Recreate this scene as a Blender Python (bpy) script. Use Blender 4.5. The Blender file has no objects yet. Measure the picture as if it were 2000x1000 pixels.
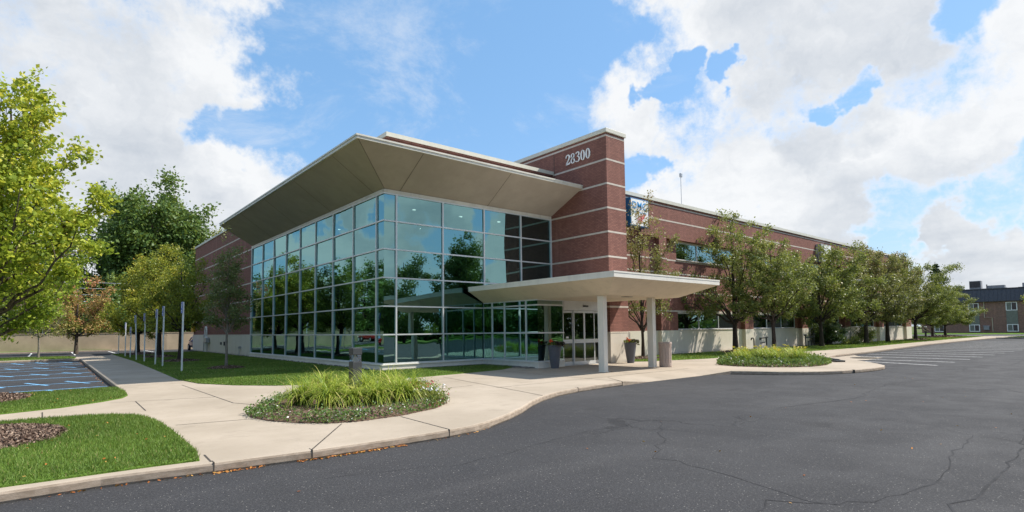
import bpy, bmesh, math, random
import numpy as np
from mathutils import Vector, Matrix
R = math.radians
scene = bpy.context.scene

# ------------------------------------------------------------------ camera
yaw, pitch, roll = R(50.0814), R(3.5911), R(-0.6625)
fw = Vector((math.cos(pitch)*math.cos(yaw), math.cos(pitch)*math.sin(yaw), math.sin(pitch)))
rt = Vector((math.sin(yaw), -math.cos(yaw), 0)); up = rt.cross(fw)
c_, s_ = math.cos(roll), math.sin(roll)
rt2 = c_*rt + s_*up; up2 = -s_*rt + c_*up
cam = bpy.data.cameras.new('camera'); camo = bpy.data.objects.new('camera', cam)
scene.collection.objects.link(camo)
m = Matrix((rt2, up2, -fw)).transposed().to_4x4(); m.translation = Vector((0, 0, 1.6)); camo.matrix_world = m
cam.sensor_width = 36; cam.lens = 1079.224/2000*36; cam.shift_y = 76.66/2000
cam.clip_start = 0.1; cam.clip_end = 3000
scene.camera = camo

# ------------------------------------------------------------------ light
SUN = Vector((0.75, -0.38, 1.0)).normalized()
EXPO = 0.70
scene.view_settings.view_transform = 'Standard'; scene.view_settings.look = 'None'
scene.view_settings.exposure = EXPO; scene.view_settings.gamma = 1
sl = bpy.data.lights.new('sun', 'SUN'); sl.energy = 4.3; sl.angle = R(0.53); sl.color = (1, .94, .84)
so = bpy.data.objects.new('sun', sl); scene.collection.objects.link(so)
so.rotation_euler = (-SUN).to_track_quat('-Z', 'Y').to_euler(); so.location = (0, 0, 30)

# ------------------------------------------------------------------ node helpers
class NT:
    def __init__(s, tree): s.t = tree; s.n = tree.nodes; s.l = tree.links
    def new(s, kind, **kw):
        n = s.n.new(kind)
        for k, v in kw.items():
            if k.startswith('i_'):
                key = k[2:]; key = int(key) if key.isdigit() else key.replace('_', ' ')
                s.put(n.inputs[key], v)
            else: setattr(n, k, v)
        return n
    def put(s, inp, v):
        if isinstance(v, bpy.types.NodeSocket): s.l.new(v, inp)
        else: inp.default_value = v
    def math(s, op, a, b=0.0, c=None, clamp=False):
        n = s.n.new('ShaderNodeMath'); n.operation = op; n.use_clamp = clamp
        s.put(n.inputs[0], a); s.put(n.inputs[1], b)
        if c is not None: s.put(n.inputs[2], c)
        return n.outputs[0]
    def mix(s, f, a, b, blend='MIX'):
        n = s.n.new('ShaderNodeMix'); n.data_type = 'RGBA'; n.blend_type = blend
        s.put(n.inputs['Factor'], f); s.put(n.inputs[6], a); s.put(n.inputs[7], b)
        return n.outputs[2]
    def ramp(s, f, stops, interp='LINEAR'):
        n = s.n.new('ShaderNodeValToRGB'); n.color_ramp.interpolation = interp
        e = n.color_ramp.elements
        while len(e) < len(stops): e.new(0.5)
        for el, (p, c) in zip(e, stops):
            el.position = p; el.color = c if len(c) == 4 else (*c, 1)
        s.put(n.inputs[0], f); return n.outputs[0]
    def rng(s, v, a, b, c=0.0, d=1.0, smooth=True):
        n = s.n.new('ShaderNodeMapRange'); n.interpolation_type = 'SMOOTHSTEP' if smooth else 'LINEAR'
        for i, x in enumerate((v, a, b, c, d)): s.put(n.inputs[i], x)
        return n.outputs[0]
    def noise(s, vec, scale, detail=4, rough=.5, out=0, dist=0.0):
        n = s.n.new('ShaderNodeTexNoise'); s.put(n.inputs['Vector'], vec)
        n.inputs['Scale'].default_value = scale; n.inputs['Detail'].default_value = detail
        n.inputs['Roughness'].default_value = rough; n.inputs['Distortion'].default_value = dist
        return n.outputs[out]
    def pos(s): return s.n.new('ShaderNodeNewGeometry').outputs['Position']
    def scalev(s, v, sx, sy, sz):
        n = s.n.new('ShaderNodeVectorMath'); n.operation = 'MULTIPLY'; s.put(n.inputs[0], v); n.inputs[1].default_value = (sx, sy, sz)
        return n.outputs[0]
    def bump(s, h, strength=.3, dist=.01, normal=None):
        n = s.n.new('ShaderNodeBump'); s.put(n.inputs['Height'], h); n.inputs['Strength'].default_value = strength
        n.inputs['Distance'].default_value = dist
        if normal is not None: s.put(n.inputs['Normal'], normal)
        return n.outputs[0]

def mat(name):
    mm = bpy.data.materials.new(name); mm.use_nodes = True; mm.node_tree.nodes.clear()
    t = NT(mm.node_tree); o = t.new('ShaderNodeOutputMaterial'); return mm, t, o
def principled(t, o, col, rough=.6, spec=.5, metal=0.0, normal=None):
    p = t.new('ShaderNodeBsdfPrincipled'); t.put(p.inputs['Base Color'], col if isinstance(col, bpy.types.NodeSocket) else (*col, 1))
    t.put(p.inputs['Roughness'], rough); t.put(p.inputs['Specular IOR Level'], spec); t.put(p.inputs['Metallic'], metal)
    if normal is not None: t.put(p.inputs['Normal'], normal)
    t.l.new(p.outputs[0], o.inputs['Surface']); return p

# ------------------------------------------------------------------ world
w = bpy.data.worlds.new('World'); scene.world = w; w.use_nodes = True; w.node_tree.nodes.clear()
t = NT(w.node_tree)
out = t.new('ShaderNodeOutputWorld'); bg = t.new('ShaderNodeBackground'); bg.inputs['Strength'].default_value = 0.14
sky = t.new('ShaderNodeTexSky'); sky.sky_type = 'NISHITA'; sky.sun_disc = False
sky.sun_elevation = math.asin(SUN.z); sky.sun_rotation = math.atan2(SUN.x, SUN.y)
sky.air_density = 1.0; sky.dust_density = 0.6; sky.ozone_density = 2.0; sky.altitude = 200
d = t.new('ShaderNodeTexCoord').outputs['Generated']
nrm = t.n.new('ShaderNodeVectorMath'); nrm.operation = 'NORMALIZE'; t.put(nrm.inputs[0], d); d = nrm.outputs[0]
sep = t.n.new('ShaderNodeSeparateXYZ'); t.put(sep.inputs[0], d)
zz = t.math('ADD', t.math('MAXIMUM', sep.outputs[2], 0.0), 0.16)
cmb = t.n.new('ShaderNodeCombineXYZ')
t.put(cmb.inputs[0], t.math('DIVIDE', sep.outputs[0], zz)); t.put(cmb.inputs[1], t.math('DIVIDE', sep.outputs[1], zz)); cmb.inputs[2].default_value = 3.1
cp = cmb.outputs[0]
warp = t.n.new('ShaderNodeVectorMath'); warp.operation = 'MULTIPLY_ADD'
t.put(warp.inputs[0], t.noise(d, 7, 5, .6, out=1)); warp.inputs[1].default_value = (.25, .25, .25)
t.put(warp.inputs[2], d)
warp2 = t.n.new('ShaderNodeVectorMath'); warp2.operation = 'SUBTRACT'; t.put(warp2.inputs[0], warp.outputs[0]); warp2.inputs[1].default_value = (.125, .125, .125)
wd = t.n.new('ShaderNodeVectorMath'); wd.operation = 'NORMALIZE'; t.put(wd.inputs[0], warp2.outputs[0]); wdir = wd.outputs[0]
def blobs(lst):
    cur = None
    for (x, y, z, ro) in lst:
        n = t.n.new('ShaderNodeVectorMath'); n.operation = 'DOT_PRODUCT'; t.put(n.inputs[0], wdir)
        v = Vector((x, y, z)).normalized(); n.inputs[1].default_value = v
        f = t.rng(n.outputs['Value'], math.cos(R(ro*1.5)), math.cos(R(ro*.35)))
        cur = f if cur is None else t.math('MAXIMUM', cur, f)
    return cur
CL = [(-.03,.92,.39,9),(.059,.907,.416,9),(.121,.914,.387,8),(.165,.905,.385,6),(.193,.901,.388,6),(.232,.893,.383,3.6),(.077,.947,.311,8),(-.018,.957,.291,9),(.127,.944,.306,5),
      (-.026,.979,.204,9),(.131,.962,.225,5.5),(.213,.946,.226,5.5),(.284,.923,.232,4.5),(.196,.964,.165,8),(.30,.94,.16,5),
      (.786,.417,.456,6.5),(.854,.311,.418,9),(.892,.208,.402,8),(.932,.127,.34,9),(.75,.545,.376,3.6),(.728,.562,.395,4.5),(.821,.458,.34,4),
      (.88,.388,.275,7),(.833,.486,.264,5),(.915,.283,.286,8),(.944,.186,.272,8),(.806,.549,.215,4.5),(.872,.446,.202,7),(.919,.346,.19,8),
      (.942,.248,.228,6),(.964,.138,.227,6),(.935,.316,.14,6),(.975,.198,.10,6),(.985,.14,.10,6),(.99,.05,.14,8),(.9,.42,.12,5),(.50,-.85,.2,3),(.6,-.78,.13,3),(.66,-.73,.22,3),(.42,-.9,.12,4),(.75,-.6,.2,5),(-.36,.92,.24,3),(-.42,.9,.15,3.2),(-.33,.95,.12,3),(-.46,.86,.25,2.5),(-.65,.7,.2,9),(-.8,.5,.3,12),(.1,-.9,.3,12)]
BL = [(.345,.85,.408,6.5),(.445,.79,.421,10),(.573,.678,.46,9),(.58,.715,.388,9),(.214,.93,.312,2.6),(.30,.89,.33,5),(.392,.869,.301,8),(.64,.62,.479,4.5),
      (.763,.491,.415,1.5),(.797,.441,.405,1.2),(.887,.300,.353,1.6),(.897,.159,.43,2.4),(.77,.575,.29,2.2),(.954,.241,.179,3),(.973,.141,.184,2.6),
      (.68,.667,.306,7),(.97,.23,.11,1.6),(.5,.85,.2,9),(-.40,.90,.31,3),(-.335,.93,.18,1.7),(-.44,.88,.2,1.5),(.54,-.80,.28,3.4),(.565,-.8,.17,1.7),(.70,-.68,.29,2.4),(.46,-.87,.26,1.6)]
GR = [(.02,.958,.286,9),(-.05,.94,.338,10),(.09,.951,.28,5),(.833,.338,.438,6.5),(.84,.381,.386,4),(.874,.252,.415,5),(.895,.317,.30,3),(.963,.24,.10,8),(.2,.97,.13,5),(.5,-.86,.15,2.6),(.64,-.74,.19,2.2),(-.37,.92,.21,2.4),(-.44,.89,.14,2.4),(-.6,.72,.27,4)]
cb_, bb_, gb_ = blobs(CL), blobs(BL), blobs(GR)
n1 = t.noise(cp, 1.5, 9, .56, dist=.25); n2 = t.noise(cp, 4.2, 6, .6); n3 = t.noise(d, 9, 9, .68)
dens = t.math('ADD', t.math('MULTIPLY', t.math('SUBTRACT', n1, .5), 1.7), t.math('MULTIPLY', t.math('SUBTRACT', n3, .5), 2.1))
dens = t.math('ADD', dens, t.math('MULTIPLY', cb_, .62)); dens = t.math('SUBTRACT', dens, t.math('MULTIPLY', bb_, .74))
wisp = t.math('MULTIPLY', t.rng(t.noise(cp, 1.2, 8, .7, dist=.8), .50, .74), .45)
mask = t.math('MAXIMUM', t.rng(dens, -.16, .5), wisp)
# grey undersides where the cloud is thick
thick = t.rng(dens, .15, 1.0)
shade = t.math('ADD', t.math('MULTIPLY', gb_, .5), t.math('MULTIPLY', t.math('SUBTRACT', t.noise(cp, 2.6, 6, .6), .5), 1.2))
shade = t.math('ADD', shade, t.math('MULTIPLY', t.math('SUBTRACT', t.noise(wdir, 14, 7, .62), .5), 1.0))
shade = t.math('ADD', shade, t.math('MULTIPLY', thick, .1), clamp=True)
shade = t.math('MULTIPLY', shade, t.rng(dens, .1, .45))
ccol = t.mix(shade, (4.2, 4.25, 4.3, 1), (2.5, 2.72, 3.02, 1))
hs = t.n.new('ShaderNodeHueSaturation'); t.put(hs.inputs['Color'], sky.outputs[0]); hs.inputs['Saturation'].default_value = 1.0; hs.inputs['Value'].default_value = 1.0
blue = t.mix(.6, hs.outputs[0], (.95, 2.15, 3.75, 1))
skyc = t.mix(t.rng(sep.outputs[2], .02, .34), t.mix(.4, blue, (2.6, 3.2, 3.8, 1)), blue)
t.put(bg.inputs['Color'], t.mix(t.math('MULTIPLY', mask, .97), skyc, ccol))
t.l.new(bg.outputs[0], out.inputs['Surface'])

# ------------------------------------------------------------------ object helpers
COL = scene.collection
class MB:
    def __init__(s): s.v = []; s.f = []; s.m = []
    def quad(s, a, b, c, d_, mi=0):
        i = len(s.v); s.v += [tuple(a), tuple(b), tuple(c), tuple(d_)]; s.f.append((i, i+1, i+2, i+3)); s.m.append(mi)
    def poly(s, pts, mi=0):
        i = len(s.v); s.v += [tuple(p) for p in pts]; s.f.append(tuple(range(i, i+len(pts)))); s.m.append(mi)
    def box(s, x0, x1, y0, y1, z0, z1, mi=0):
        i = len(s.v)
        s.v += [(x0,y0,z0),(x1,y0,z0),(x1,y1,z0),(x0,y1,z0),(x0,y0,z1),(x1,y0,z1),(x1,y1,z1),(x0,y1,z1)]
        for f in ((0,3,2,1),(4,5,6,7),(0,1,5,4),(1,2,6,5),(2,3,7,6),(3,0,4,7)): s.f.append(tuple(i+k for k in f)); s.m.append(mi)
    def prism(s, pts, z0, z1, mi=0, bottom=True):
        n = len(pts); i = len(s.v)
        s.v += [(p[0], p[1], z0) for p in pts] + [(p[0], p[1], z1) for p in pts]
        s.f.append(tuple(i+n+k for k in range(n))); s.m.append(mi)
        if bottom: s.f.append(tuple(i+k for k in reversed(range(n)))); s.m.append(mi)
        for k in range(n):
            j = (k+1) % n; s.f.append((i+k, i+j, i+n+j, i+n+k)); s.m.append(mi)
    def tube(s, pts, rad, n=8, mi=0, caps=True):
        pts = [Vector(p) for p in pts]; rad = rad if hasattr(rad, '__len__') else [rad]*len(pts)
        base = len(s.v); prev = None
        for k, p in enumerate(pts):
            tg = (pts[min(k+1, len(pts)-1)] - pts[max(k-1, 0)]).normalized()
            a = tg.cross(Vector((0, 0, 1))) if abs(tg.z) < .9 else tg.cross(Vector((1, 0, 0)))
            if prev is not None: a = prev - tg*prev.dot(tg)
            a.normalize(); prev = a; b = tg.cross(a)
            for q in range(n):
                an = 2*math.pi*q/n; s.v.append(tuple(p + (a*math.cos(an) + b*math.sin(an))*rad[k]))
        for k in range(len(pts)-1):
            for q in range(n):
                r = (q+1) % n; s.f.append((base+k*n+q, base+k*n+r, base+(k+1)*n+r, base+(k+1)*n+q)); s.m.append(mi)
        if caps:
            s.f.append(tuple(base+q for q in reversed(range(n)))); s.m.append(mi)
            s.f.append(tuple(base+(len(pts)-1)*n+q for q in range(n))); s.m.append(mi)
    def lathe(s, prof, cx=0, cy=0, n=24, mi=0, z=0):
        base = len(s.v)
        for r, h in prof:
            for q in range(n):
                an = 2*math.pi*q/n; s.v.append((cx+r*math.cos(an), cy+r*math.sin(an), z+h))
        for k in range(len(prof)-1):
            for q in range(n):
                r = (q+1) % n; s.f.append((base+k*n+q, base+k*n+r, base+(k+1)*n+r, base+(k+1)*n+q)); s.m.append(mi)
    def build(s, name, mats, parent=None, smooth=False, bevel=0.0):
        me = bpy.data.meshes.new(name)
        off = parent_world(parent) if parent else Vector()
        me.from_pydata([(v[0]-off.x, v[1]-off.y, v[2]-off.z) for v in s.v], [], s.f)
        mats = mats if isinstance(mats, (list, tuple)) else [mats]
        for q in mats: me.materials.append(q)
        if len(mats) > 1: me.polygons.foreach_set('material_index', s.m)
        if smooth: me.shade_smooth()
        me.update()
        o = bpy.data.objects.new(name, me); COL.objects.link(o)
        if parent: o.parent = parent
        if bevel > 0:
            b = o.modifiers.new('bevel', 'BEVEL'); b.width = bevel; b.segments = 2; b.limit_method = 'ANGLE'; b.angle_limit = R(40)
        return o
def parent_world(p):
    v = Vector()
    while p: v += p.location; p = p.parent
    return v
def tag(o, label=None, cat=None, group=None, kind=None):
    if label: o['label'] = label
    if cat: o['category'] = cat
    if group: o['group'] = group
    if kind: o['kind'] = kind
    return o
def empty(name, loc, label, cat, group=None):
    o = bpy.data.objects.new(name, None); COL.objects.link(o); o.location = loc; o.empty_display_size = .3
    return tag(o, label, cat, group)
def copy_tree(o, parent=None):
    c = o.copy(); COL.objects.link(c); c.parent = parent
    for ch in list(o.children): copy_tree(ch, c)
    return c
def np_mesh(name, verts, faces_n, mat_, parent=None, tint=None, smooth=False):
    """verts (N,3); every face uses faces_n consecutive vertices"""
    me = bpy.data.meshes.new(name); N = len(verts); F = N//faces_n
    me.vertices.add(N); me.vertices.foreach_set('co', verts.astype(np.float32).ravel())
    me.loops.add(N); me.loops.foreach_set('vertex_index', np.arange(N, dtype=np.int32))
    me.polygons.add(F); me.polygons.foreach_set('loop_start', np.arange(0, N, faces_n, dtype=np.int32))
    me.polygons.foreach_set('loop_total', np.full(F, faces_n, dtype=np.int32))
    if tint is not None:
        a = me.attributes.new('tint', 'FLOAT', 'FACE'); a.data.foreach_set('value', tint.astype(np.float32))
    me.materials.append(mat_); me.update(calc_edges=True); me.validate()
    o = bpy.data.objects.new(name, me); COL.objects.link(o)
    if parent: o.parent = parent
    return o
def inpoly(px, py, poly):
    ins = np.zeros(len(px), bool); n = len(poly); j = n-1
    for i in range(n):
        xi, yi = poly[i]; xj, yj = poly[j]
        c = ((yi > py) != (yj > py)) & (px < (xj-xi)*(py-yi)/((yj-yi) or 1e-9)+xi); ins ^= c; j = i
    return ins

# ------------------------------------------------------------------ materials
def m_plain(name, col, rough=.6, spec=.5, metal=0, var=.12, scale=3.0, bump=0.0, bscale=60, streak=0):
    mm, t, o = mat(name); P = t.pos(); n = t.noise(P, scale, 5, .6)
    c2 = tuple(x*(1-var) for x in col); c1 = tuple(min(x*(1+var), 1) for x in col)
    cc = t.mix(t.rng(n, .3, .7), (*c2, 1), (*c1, 1))
    if streak:
        st = t.noise(t.scalev(P, 2.4, 2.4, .25), 1.3, 6, .65); cc = t.mix(t.rng(st, .48, .72, 0, streak), cc, (*(x*.55 for x in col), 1))
        bl = t.noise(P, .6, 4, .6); cc = t.mix(t.rng(bl, .5, .7, 0, streak*.6), cc, (*(x*.75 for x in col), 1))
    nr = t.bump(t.noise(P, bscale, 3), bump, .01) if bump else None
    principled(t, o, cc, rough, spec, metal, nr); return mm
def m_brick(name, ca, cb, mortar=(.36, .31, .27), sx=.2032, sz=.0677, rowvar=1.0):
    mm, t, o = mat(name); P = t.pos(); s = t.n.new('ShaderNodeSeparateXYZ'); t.put(s.inputs[0], P)
    c = t.n.new('ShaderNodeCombineXYZ'); t.put(c.inputs[0], t.math('ADD', s.outputs[0], s.outputs[1])); t.put(c.inputs[1], s.outputs[2])
    b = t.n.new('ShaderNodeTexBrick'); t.put(b.inputs['Vector'], c.outputs[0])
    b.inputs['Scale'].default_value = 1; b.inputs['Brick Width'].default_value = sx; b.inputs['Row Height'].default_value = sz
    b.inputs['Mortar Size'].default_value = .009; b.inputs['Mortar Smooth'].default_value = .2; b.inputs['Bias'].default_value = 0
    b.inputs['Color1'].default_value = (*ca, 1); b.inputs['Color2'].default_value = (*cb, 1); b.inputs['Mortar'].default_value = (*mortar, 1)
    big = t.noise(P, .55, 4, .6); col = t.mix(t.rng(big, .3, .75, .0, .5), b.outputs[0], (*(x*.72 for x in ca), 1))
    st = t.noise(t.scalev(P, 1.6, 1.6, .18), 1.0, 4, .6)          # faint vertical weather streaks
    col = t.mix(t.rng(st, .5, .75, 0, .3), col, (*(min(1, x*1.35+.02) for x in ca), 1))
    nr = t.bump(t.math('ADD', t.math('MULTIPLY', b.outputs['Fac'], -1.0), t.math('MULTIPLY', t.noise(P, 90, 3), .25)), .5, .006)
    principled(t, o, col, .82, .25, 0, nr); return mm
M = {}
M['brick'] = m_brick('red_brown_brick', (.295, .130, .100), (.205, .086, .068), mortar=(.075, .045, .04))
M['apt_brick'] = m_brick('apartment_brick', (.30, .16, .12), (.14, .075, .06), mortar=(.25, .2, .17))
M['stone'] = m_plain('limestone_band', (.52, .46, .40), .75, .3, var=.1, scale=4)
def m_stucco():
    mm, t, o = mat('painted_block_base'); P = t.pos()
    s = t.n.new('ShaderNodeSeparateXYZ'); t.put(s.inputs[0], P)
    n = t.noise(t.scalev(P, 2, 2, .4), 1.2, 5, .6); n2 = t.noise(P, .7, 3)
    col = t.mix(t.rng(n, .45, .75, 0, .5), (.64, .58, .49, 1), (.54, .48, .40, 1)); col = t.mix(t.rng(n2, .4, .7, 0, .3), col, (.68, .63, .55, 1))
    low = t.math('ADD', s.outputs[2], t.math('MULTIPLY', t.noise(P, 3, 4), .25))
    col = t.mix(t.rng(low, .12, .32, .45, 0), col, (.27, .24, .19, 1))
    principled(t, o, col, .85, .2, 0, t.bump(t.noise(P, 45, 4), .35, .01)); return mm
M['stucco'] = m_stucco()
M['coping'] = m_plain('cream_metal_coping', (.58, .56, .48), .45, .5, var=.05)
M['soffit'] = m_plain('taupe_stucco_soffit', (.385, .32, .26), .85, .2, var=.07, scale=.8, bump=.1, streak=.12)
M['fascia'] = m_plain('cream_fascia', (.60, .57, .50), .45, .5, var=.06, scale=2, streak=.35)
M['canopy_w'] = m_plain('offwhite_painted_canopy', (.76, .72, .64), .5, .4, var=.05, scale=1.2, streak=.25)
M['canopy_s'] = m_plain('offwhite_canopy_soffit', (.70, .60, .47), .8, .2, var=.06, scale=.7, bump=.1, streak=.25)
M['alu'] = m_plain('clear_anodised_aluminium', (.62, .63, .64), .38, .5, metal=.25, var=.04)
M['dark_metal'] = m_plain('dark_bronze_metal', (.04, .04, .042), .4, .5, metal=.4)
M['roofing'] = m_plain('roof_membrane', (.3, .3, .3), .9)
M['inside'] = m_plain('interior_wall', (.20, .19, .18), .9, .2); M['inside_floor'] = m_plain('interior_floor', (.10, .09, .085), .6, .3)
M['white'] = m_plain('white_paint', (.78, .78, .77), .45, .5, var=.04)
M['seam'] = m_plain('soffit_seam', (.16, .13, .105), .9, .2)
M['joint'] = m_plain('joint_sealant', (.07, .062, .055), .9, .2)
def m_glass(name, rt_, tt, base=.42, wav=.012):
    mm, t, o = mat(name); P = t.pos()
    nr = t.bump(t.noise(P, .55, 2, .5), .05, wav*10)
    g = t.new('ShaderNodeBsdfGlossy'); g.inputs['Roughness'].default_value = 0.0; g.inputs['Color'].default_value = (*rt_, 1); t.put(g.inputs['Normal'], nr)
    tr = t.new('ShaderNodeBsdfTransparent'); tr.inputs['Color'].default_value = (*tt, 1)
    fr = t.n.new('ShaderNodeLayerWeight'); fr.inputs['Blend'].default_value = .35
    f = t.math('ADD', base, t.math('MULTIPLY', fr.outputs['Fresnel'], 1.0-base), clamp=True)
    mx = t.new('ShaderNodeMixShader'); t.put(mx.inputs[0], f); t.l.new(tr.outputs[0], mx.inputs[1]); t.l.new(g.outputs[0], mx.inputs[2])
    t.l.new(mx.outputs[0], o.inputs['Surface']); return mm
M['glass'] = m_glass('teal_reflective_glass', (.38, .68, .69), (.16, .27, .28), .42)
M['glass_win'] = m_glass('window_glass', (.50, .72, .72), (.12, .2, .2), .40)
M['glass_clear'] = m_glass('door_glass', (.7, .78, .8), (.3, .36, .37), .12)
M['glass_apt'] = m_plain('dark_window_pane', (.05, .055, .06), .15, .5)
M['glass_lens'] = m_glass('lamp_glass', (.9, .9, .9), (.85, .86, .86), .05)
M['glass_car'] = m_glass('car_glass', (.8, .85, .9), (.05, .06, .06), .3)
def m_concrete(name, ca, cb):
    mm, t, o = mat(name); P = t.pos()
    n = t.noise(P, .45, 6, .62); n2 = t.noise(P, 5, 6, .7); n3 = t.noise(P, 160, 2)
    col = t.mix(t.rng(n, .32, .7), (*ca, 1), (*cb, 1)); col = t.mix(t.rng(n2, .5, .8, 0, .3), col, (*(x*.72 for x in ca), 1))
    st = t.noise(P, 1.3, 5, .7, dist=.6); dk = t.noise(P, 14, 2, .5); col = t.mix(t.rng(dk, .70, .76, 0, .5), col, (.2, .16, .12, 1)); col = t.mix(t.rng(st, .54, .74, 0, .45), col, (*(x*.66 for x in ca), 1))
    col = t.mix(t.rng(n3, .35, .65, 0, .16), col, (.2, .18, .15, 1))
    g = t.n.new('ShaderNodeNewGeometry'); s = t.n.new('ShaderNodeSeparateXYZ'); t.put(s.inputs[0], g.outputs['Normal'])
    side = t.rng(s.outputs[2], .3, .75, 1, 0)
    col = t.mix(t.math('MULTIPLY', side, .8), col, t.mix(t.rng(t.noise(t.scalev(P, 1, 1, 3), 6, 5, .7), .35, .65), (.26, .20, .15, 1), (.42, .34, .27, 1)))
    principled(t, o, col, .88, .25, 0, t.bump(t.math('ADD', t.noise(P, 120, 4), t.math('MULTIPLY', n2, 1.5)), .25, .006)); return mm
M['concrete'] = m_concrete('broom_finished_concrete', (.345, .288, .225), (.43, .362, .29))
def m_asphalt():
    mm, t, o = mat('sealcoated_asphalt'); P = t.pos()
    a = t.noise(P, .16, 5, .6); b = t.noise(P, 1.1, 5, .6, dist=.5); f = t.noise(P, 95, 2, .6); ff = t.noise(P, 38, 3, .7)
    v = t.n.new('ShaderNodeTexVoronoi'); v.inputs['Scale'].default_value = 55; t.put(v.inputs['Vector'], P)
    col = t.mix(t.rng(a, .3, .72), (.033, .033, .037, 1), (.055, .054, .057, 1))
    col = t.mix(t.rng(b, .45, .75, 0, .35), col, (.036, .036, .039, 1))
    sw_ = t.noise(t.scalev(P, .10, .55, 1), 1.0, 6, .65, dist=.4); col = t.mix(t.rng(sw_, .48, .72, 0, .5), col, (.078, .076, .078, 1))
    oil = t.noise(P, .8, 3, .5); col = t.mix(t.rng(oil, .66, .74, 0, .45), col, (.02, .02, .022, 1))
    col = t.mix(t.rng(f, .42, .62, 0, .75), col, (.02, .02, .022, 1))
    col = t.mix(t.rng(ff, .53, .68, 0, .55), col, (.115, .113, .112, 1))
    rnd = t.n.new('ShaderNodeSeparateXYZ'); t.put(rnd.inputs[0], v.outputs['Color'])
    sp = t.math('MULTIPLY', t.rng(rnd.outputs[0], .965, .97), t.rng(v.outputs['Distance'], .4, .2))
    col = t.mix(t.math('MULTIPLY', sp, .7), col, (.38, .36, .33, 1))
    # fine cracking, strongest in worn patches
    vc = t.n.new('ShaderNodeTexVoronoi'); vc.feature = 'DISTANCE_TO_EDGE'; vc.inputs['Scale'].default_value = .42
    wp = t.n.new('ShaderNodeVectorMath'); wp.operation = 'MULTIPLY_ADD'; t.put(wp.inputs[0], t.noise(P, 1.4, 4, .6, out=1)); wp.inputs[1].default_value = (1.1, 1.1, 0); t.put(wp.inputs[2], P)
    t.put(vc.inputs['Vector'], wp.outputs[0])
    wear = t.rng(t.noise(P, .12, 3), .5, .62)
    cr = t.math('MULTIPLY', t.rng(vc.outputs['Distance'], .018, .004), wear)
    col = t.mix(t.math('MULTIPLY', cr, .7), col, (.018, .018, .02, 1))
    rough = t.rng(b, .3, .7, .75, .92)
    h = t.math('ADD', t.math('ADD', f, ff), t.math('MULTIPLY', cr, -2.0))
    principled(t, o, col, rough, .28, 0, t.bump(h, .6, .006)); return mm
M['asphalt'] = m_asphalt()
M['crackseal'] = m_plain('crack_sealer', (.034, .034, .037), .9, .2, var=.35, scale=4)
M['paint_w'] = m_plain('worn_white_line_paint', (.62, .62, .61), .7, .3, var=.3, scale=9)
M['paint_w2'] = m_plain('white_line_paint', (.7, .7, .68), .7, .3, var=.15, scale=9)
M['paint_b'] = m_plain('blue_line_paint', (.16, .38, .62), .65, .3, var=.3, scale=6)
def m_soil(name, a, b, sc=25):
    mm, t, o = mat(name); P = t.pos(); n = t.noise(P, sc, 6, .7); n2 = t.noise(P, .3, 4)
    col = t.mix(t.rng(n, .3, .7), (*a, 1), (*b, 1)); col = t.mix(t.rng(n2, .35, .7, 0, .5), col, (*(x*.7 for x in b), 1))
    principled(t, o, col, .95, .1, 0, t.bump(n, .8, .03)); return mm
M['lawn'] = m_soil('lawn_turf', (.09, .16, .026), (.14, .24, .04), 30)
M['field'] = m_soil('rough_ground', (.07, .10, .03), (.12, .14, .05), 2)
M['mulch'] = m_soil('wood_mulch', (.085, .05, .035), (.20, .135, .10), 40)
def m_tint(name, stops, rough=.55, trans=.35, spec=.3):
    mm, t, o = mat(name); a = t.n.new('ShaderNodeAttribute'); a.attribute_name = 'tint'
    col = t.ramp(a.outputs['Fac'], stops)
    p = t.new('ShaderNodeBsdfPrincipled'); t.put(p.inputs['Base Color'], col); p.inputs['Roughness'].default_value = rough; p.inputs['Specular IOR Level'].default_value = spec
    if trans > 0:
        tr = t.new('ShaderNodeBsdfTranslucent'); t.put(tr.inputs['Color'], t.mix(.5, col, (.35, .42, .05, 1), 'MIX'))
        mx = t.new('ShaderNodeMixShader'); mx.inputs[0].default_value = trans; t.l.new(p.outputs[0], mx.inputs[1]); t.l.new(tr.outputs[0], mx.inputs[2])
        t.l.new(mx.outputs[0], o.inputs['Surface'])
    else: t.l.new(p.outputs[0], o.inputs['Surface'])
    return mm
M['grass'] = m_tint('grass_blades', [(0, (.078, .135, .028)), (.5, (.135, .22, .042)), (.85, (.20, .30, .06)), (1, (.36, .33, .14))], .6, .3)
M['daylily'] = m_tint('arching_grass_leaves', [(0, (.08, .15, .02)), (.4, (.23, .33, .04)), (.8, (.46, .52, .07)), (1, (.62, .52, .2))], .5, .35)
M['cover'] = m_tint('ground_cover_leaves', [(0, (.05, .10, .03)), (.6, (.12, .22, .05)), (.86, (.2, .28, .09)), (.9, (.75, .75, .7)), (.97, (.75, .72, .7)), (1, (.5, .04, .15))], .6, .25)
M['chips'] = m_tint('mulch_chips', [(0, (.05, .03, .022)), (.5, (.16, .105, .08)), (1, (.36, .27, .21))], .9, 0)
M['litter'] = m_tint('fallen_leaves', [(0, (.20, .06, .02)), (.5, (.5, .17, .04)), (1, (.55, .33, .09))], .7, .15)
M['pebble'] = m_tint('river_pebbles', [(0, (.05, .05, .05)), (.6, (.16, .15, .14)), (1, (.34, .31, .28))], .8, 0)
def leafmat(name, a, b, c, e, trans=.35, rough=.5): return m_tint(name, [(0, a), (.4, b), (.75, c), (1, e)], rough, trans, .35)
M['l_pear'] = leafmat('leaf_olive_green', (.10, .11, .04), (.21, .21, .07), (.34, .29, .13), (.44, .27, .17), .27)
M['l_pear2'] = leafmat('leaf_fresh_green', (.09, .12, .03), (.20, .235, .06), (.34, .35, .11), (.48, .35, .17), .3)
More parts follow.
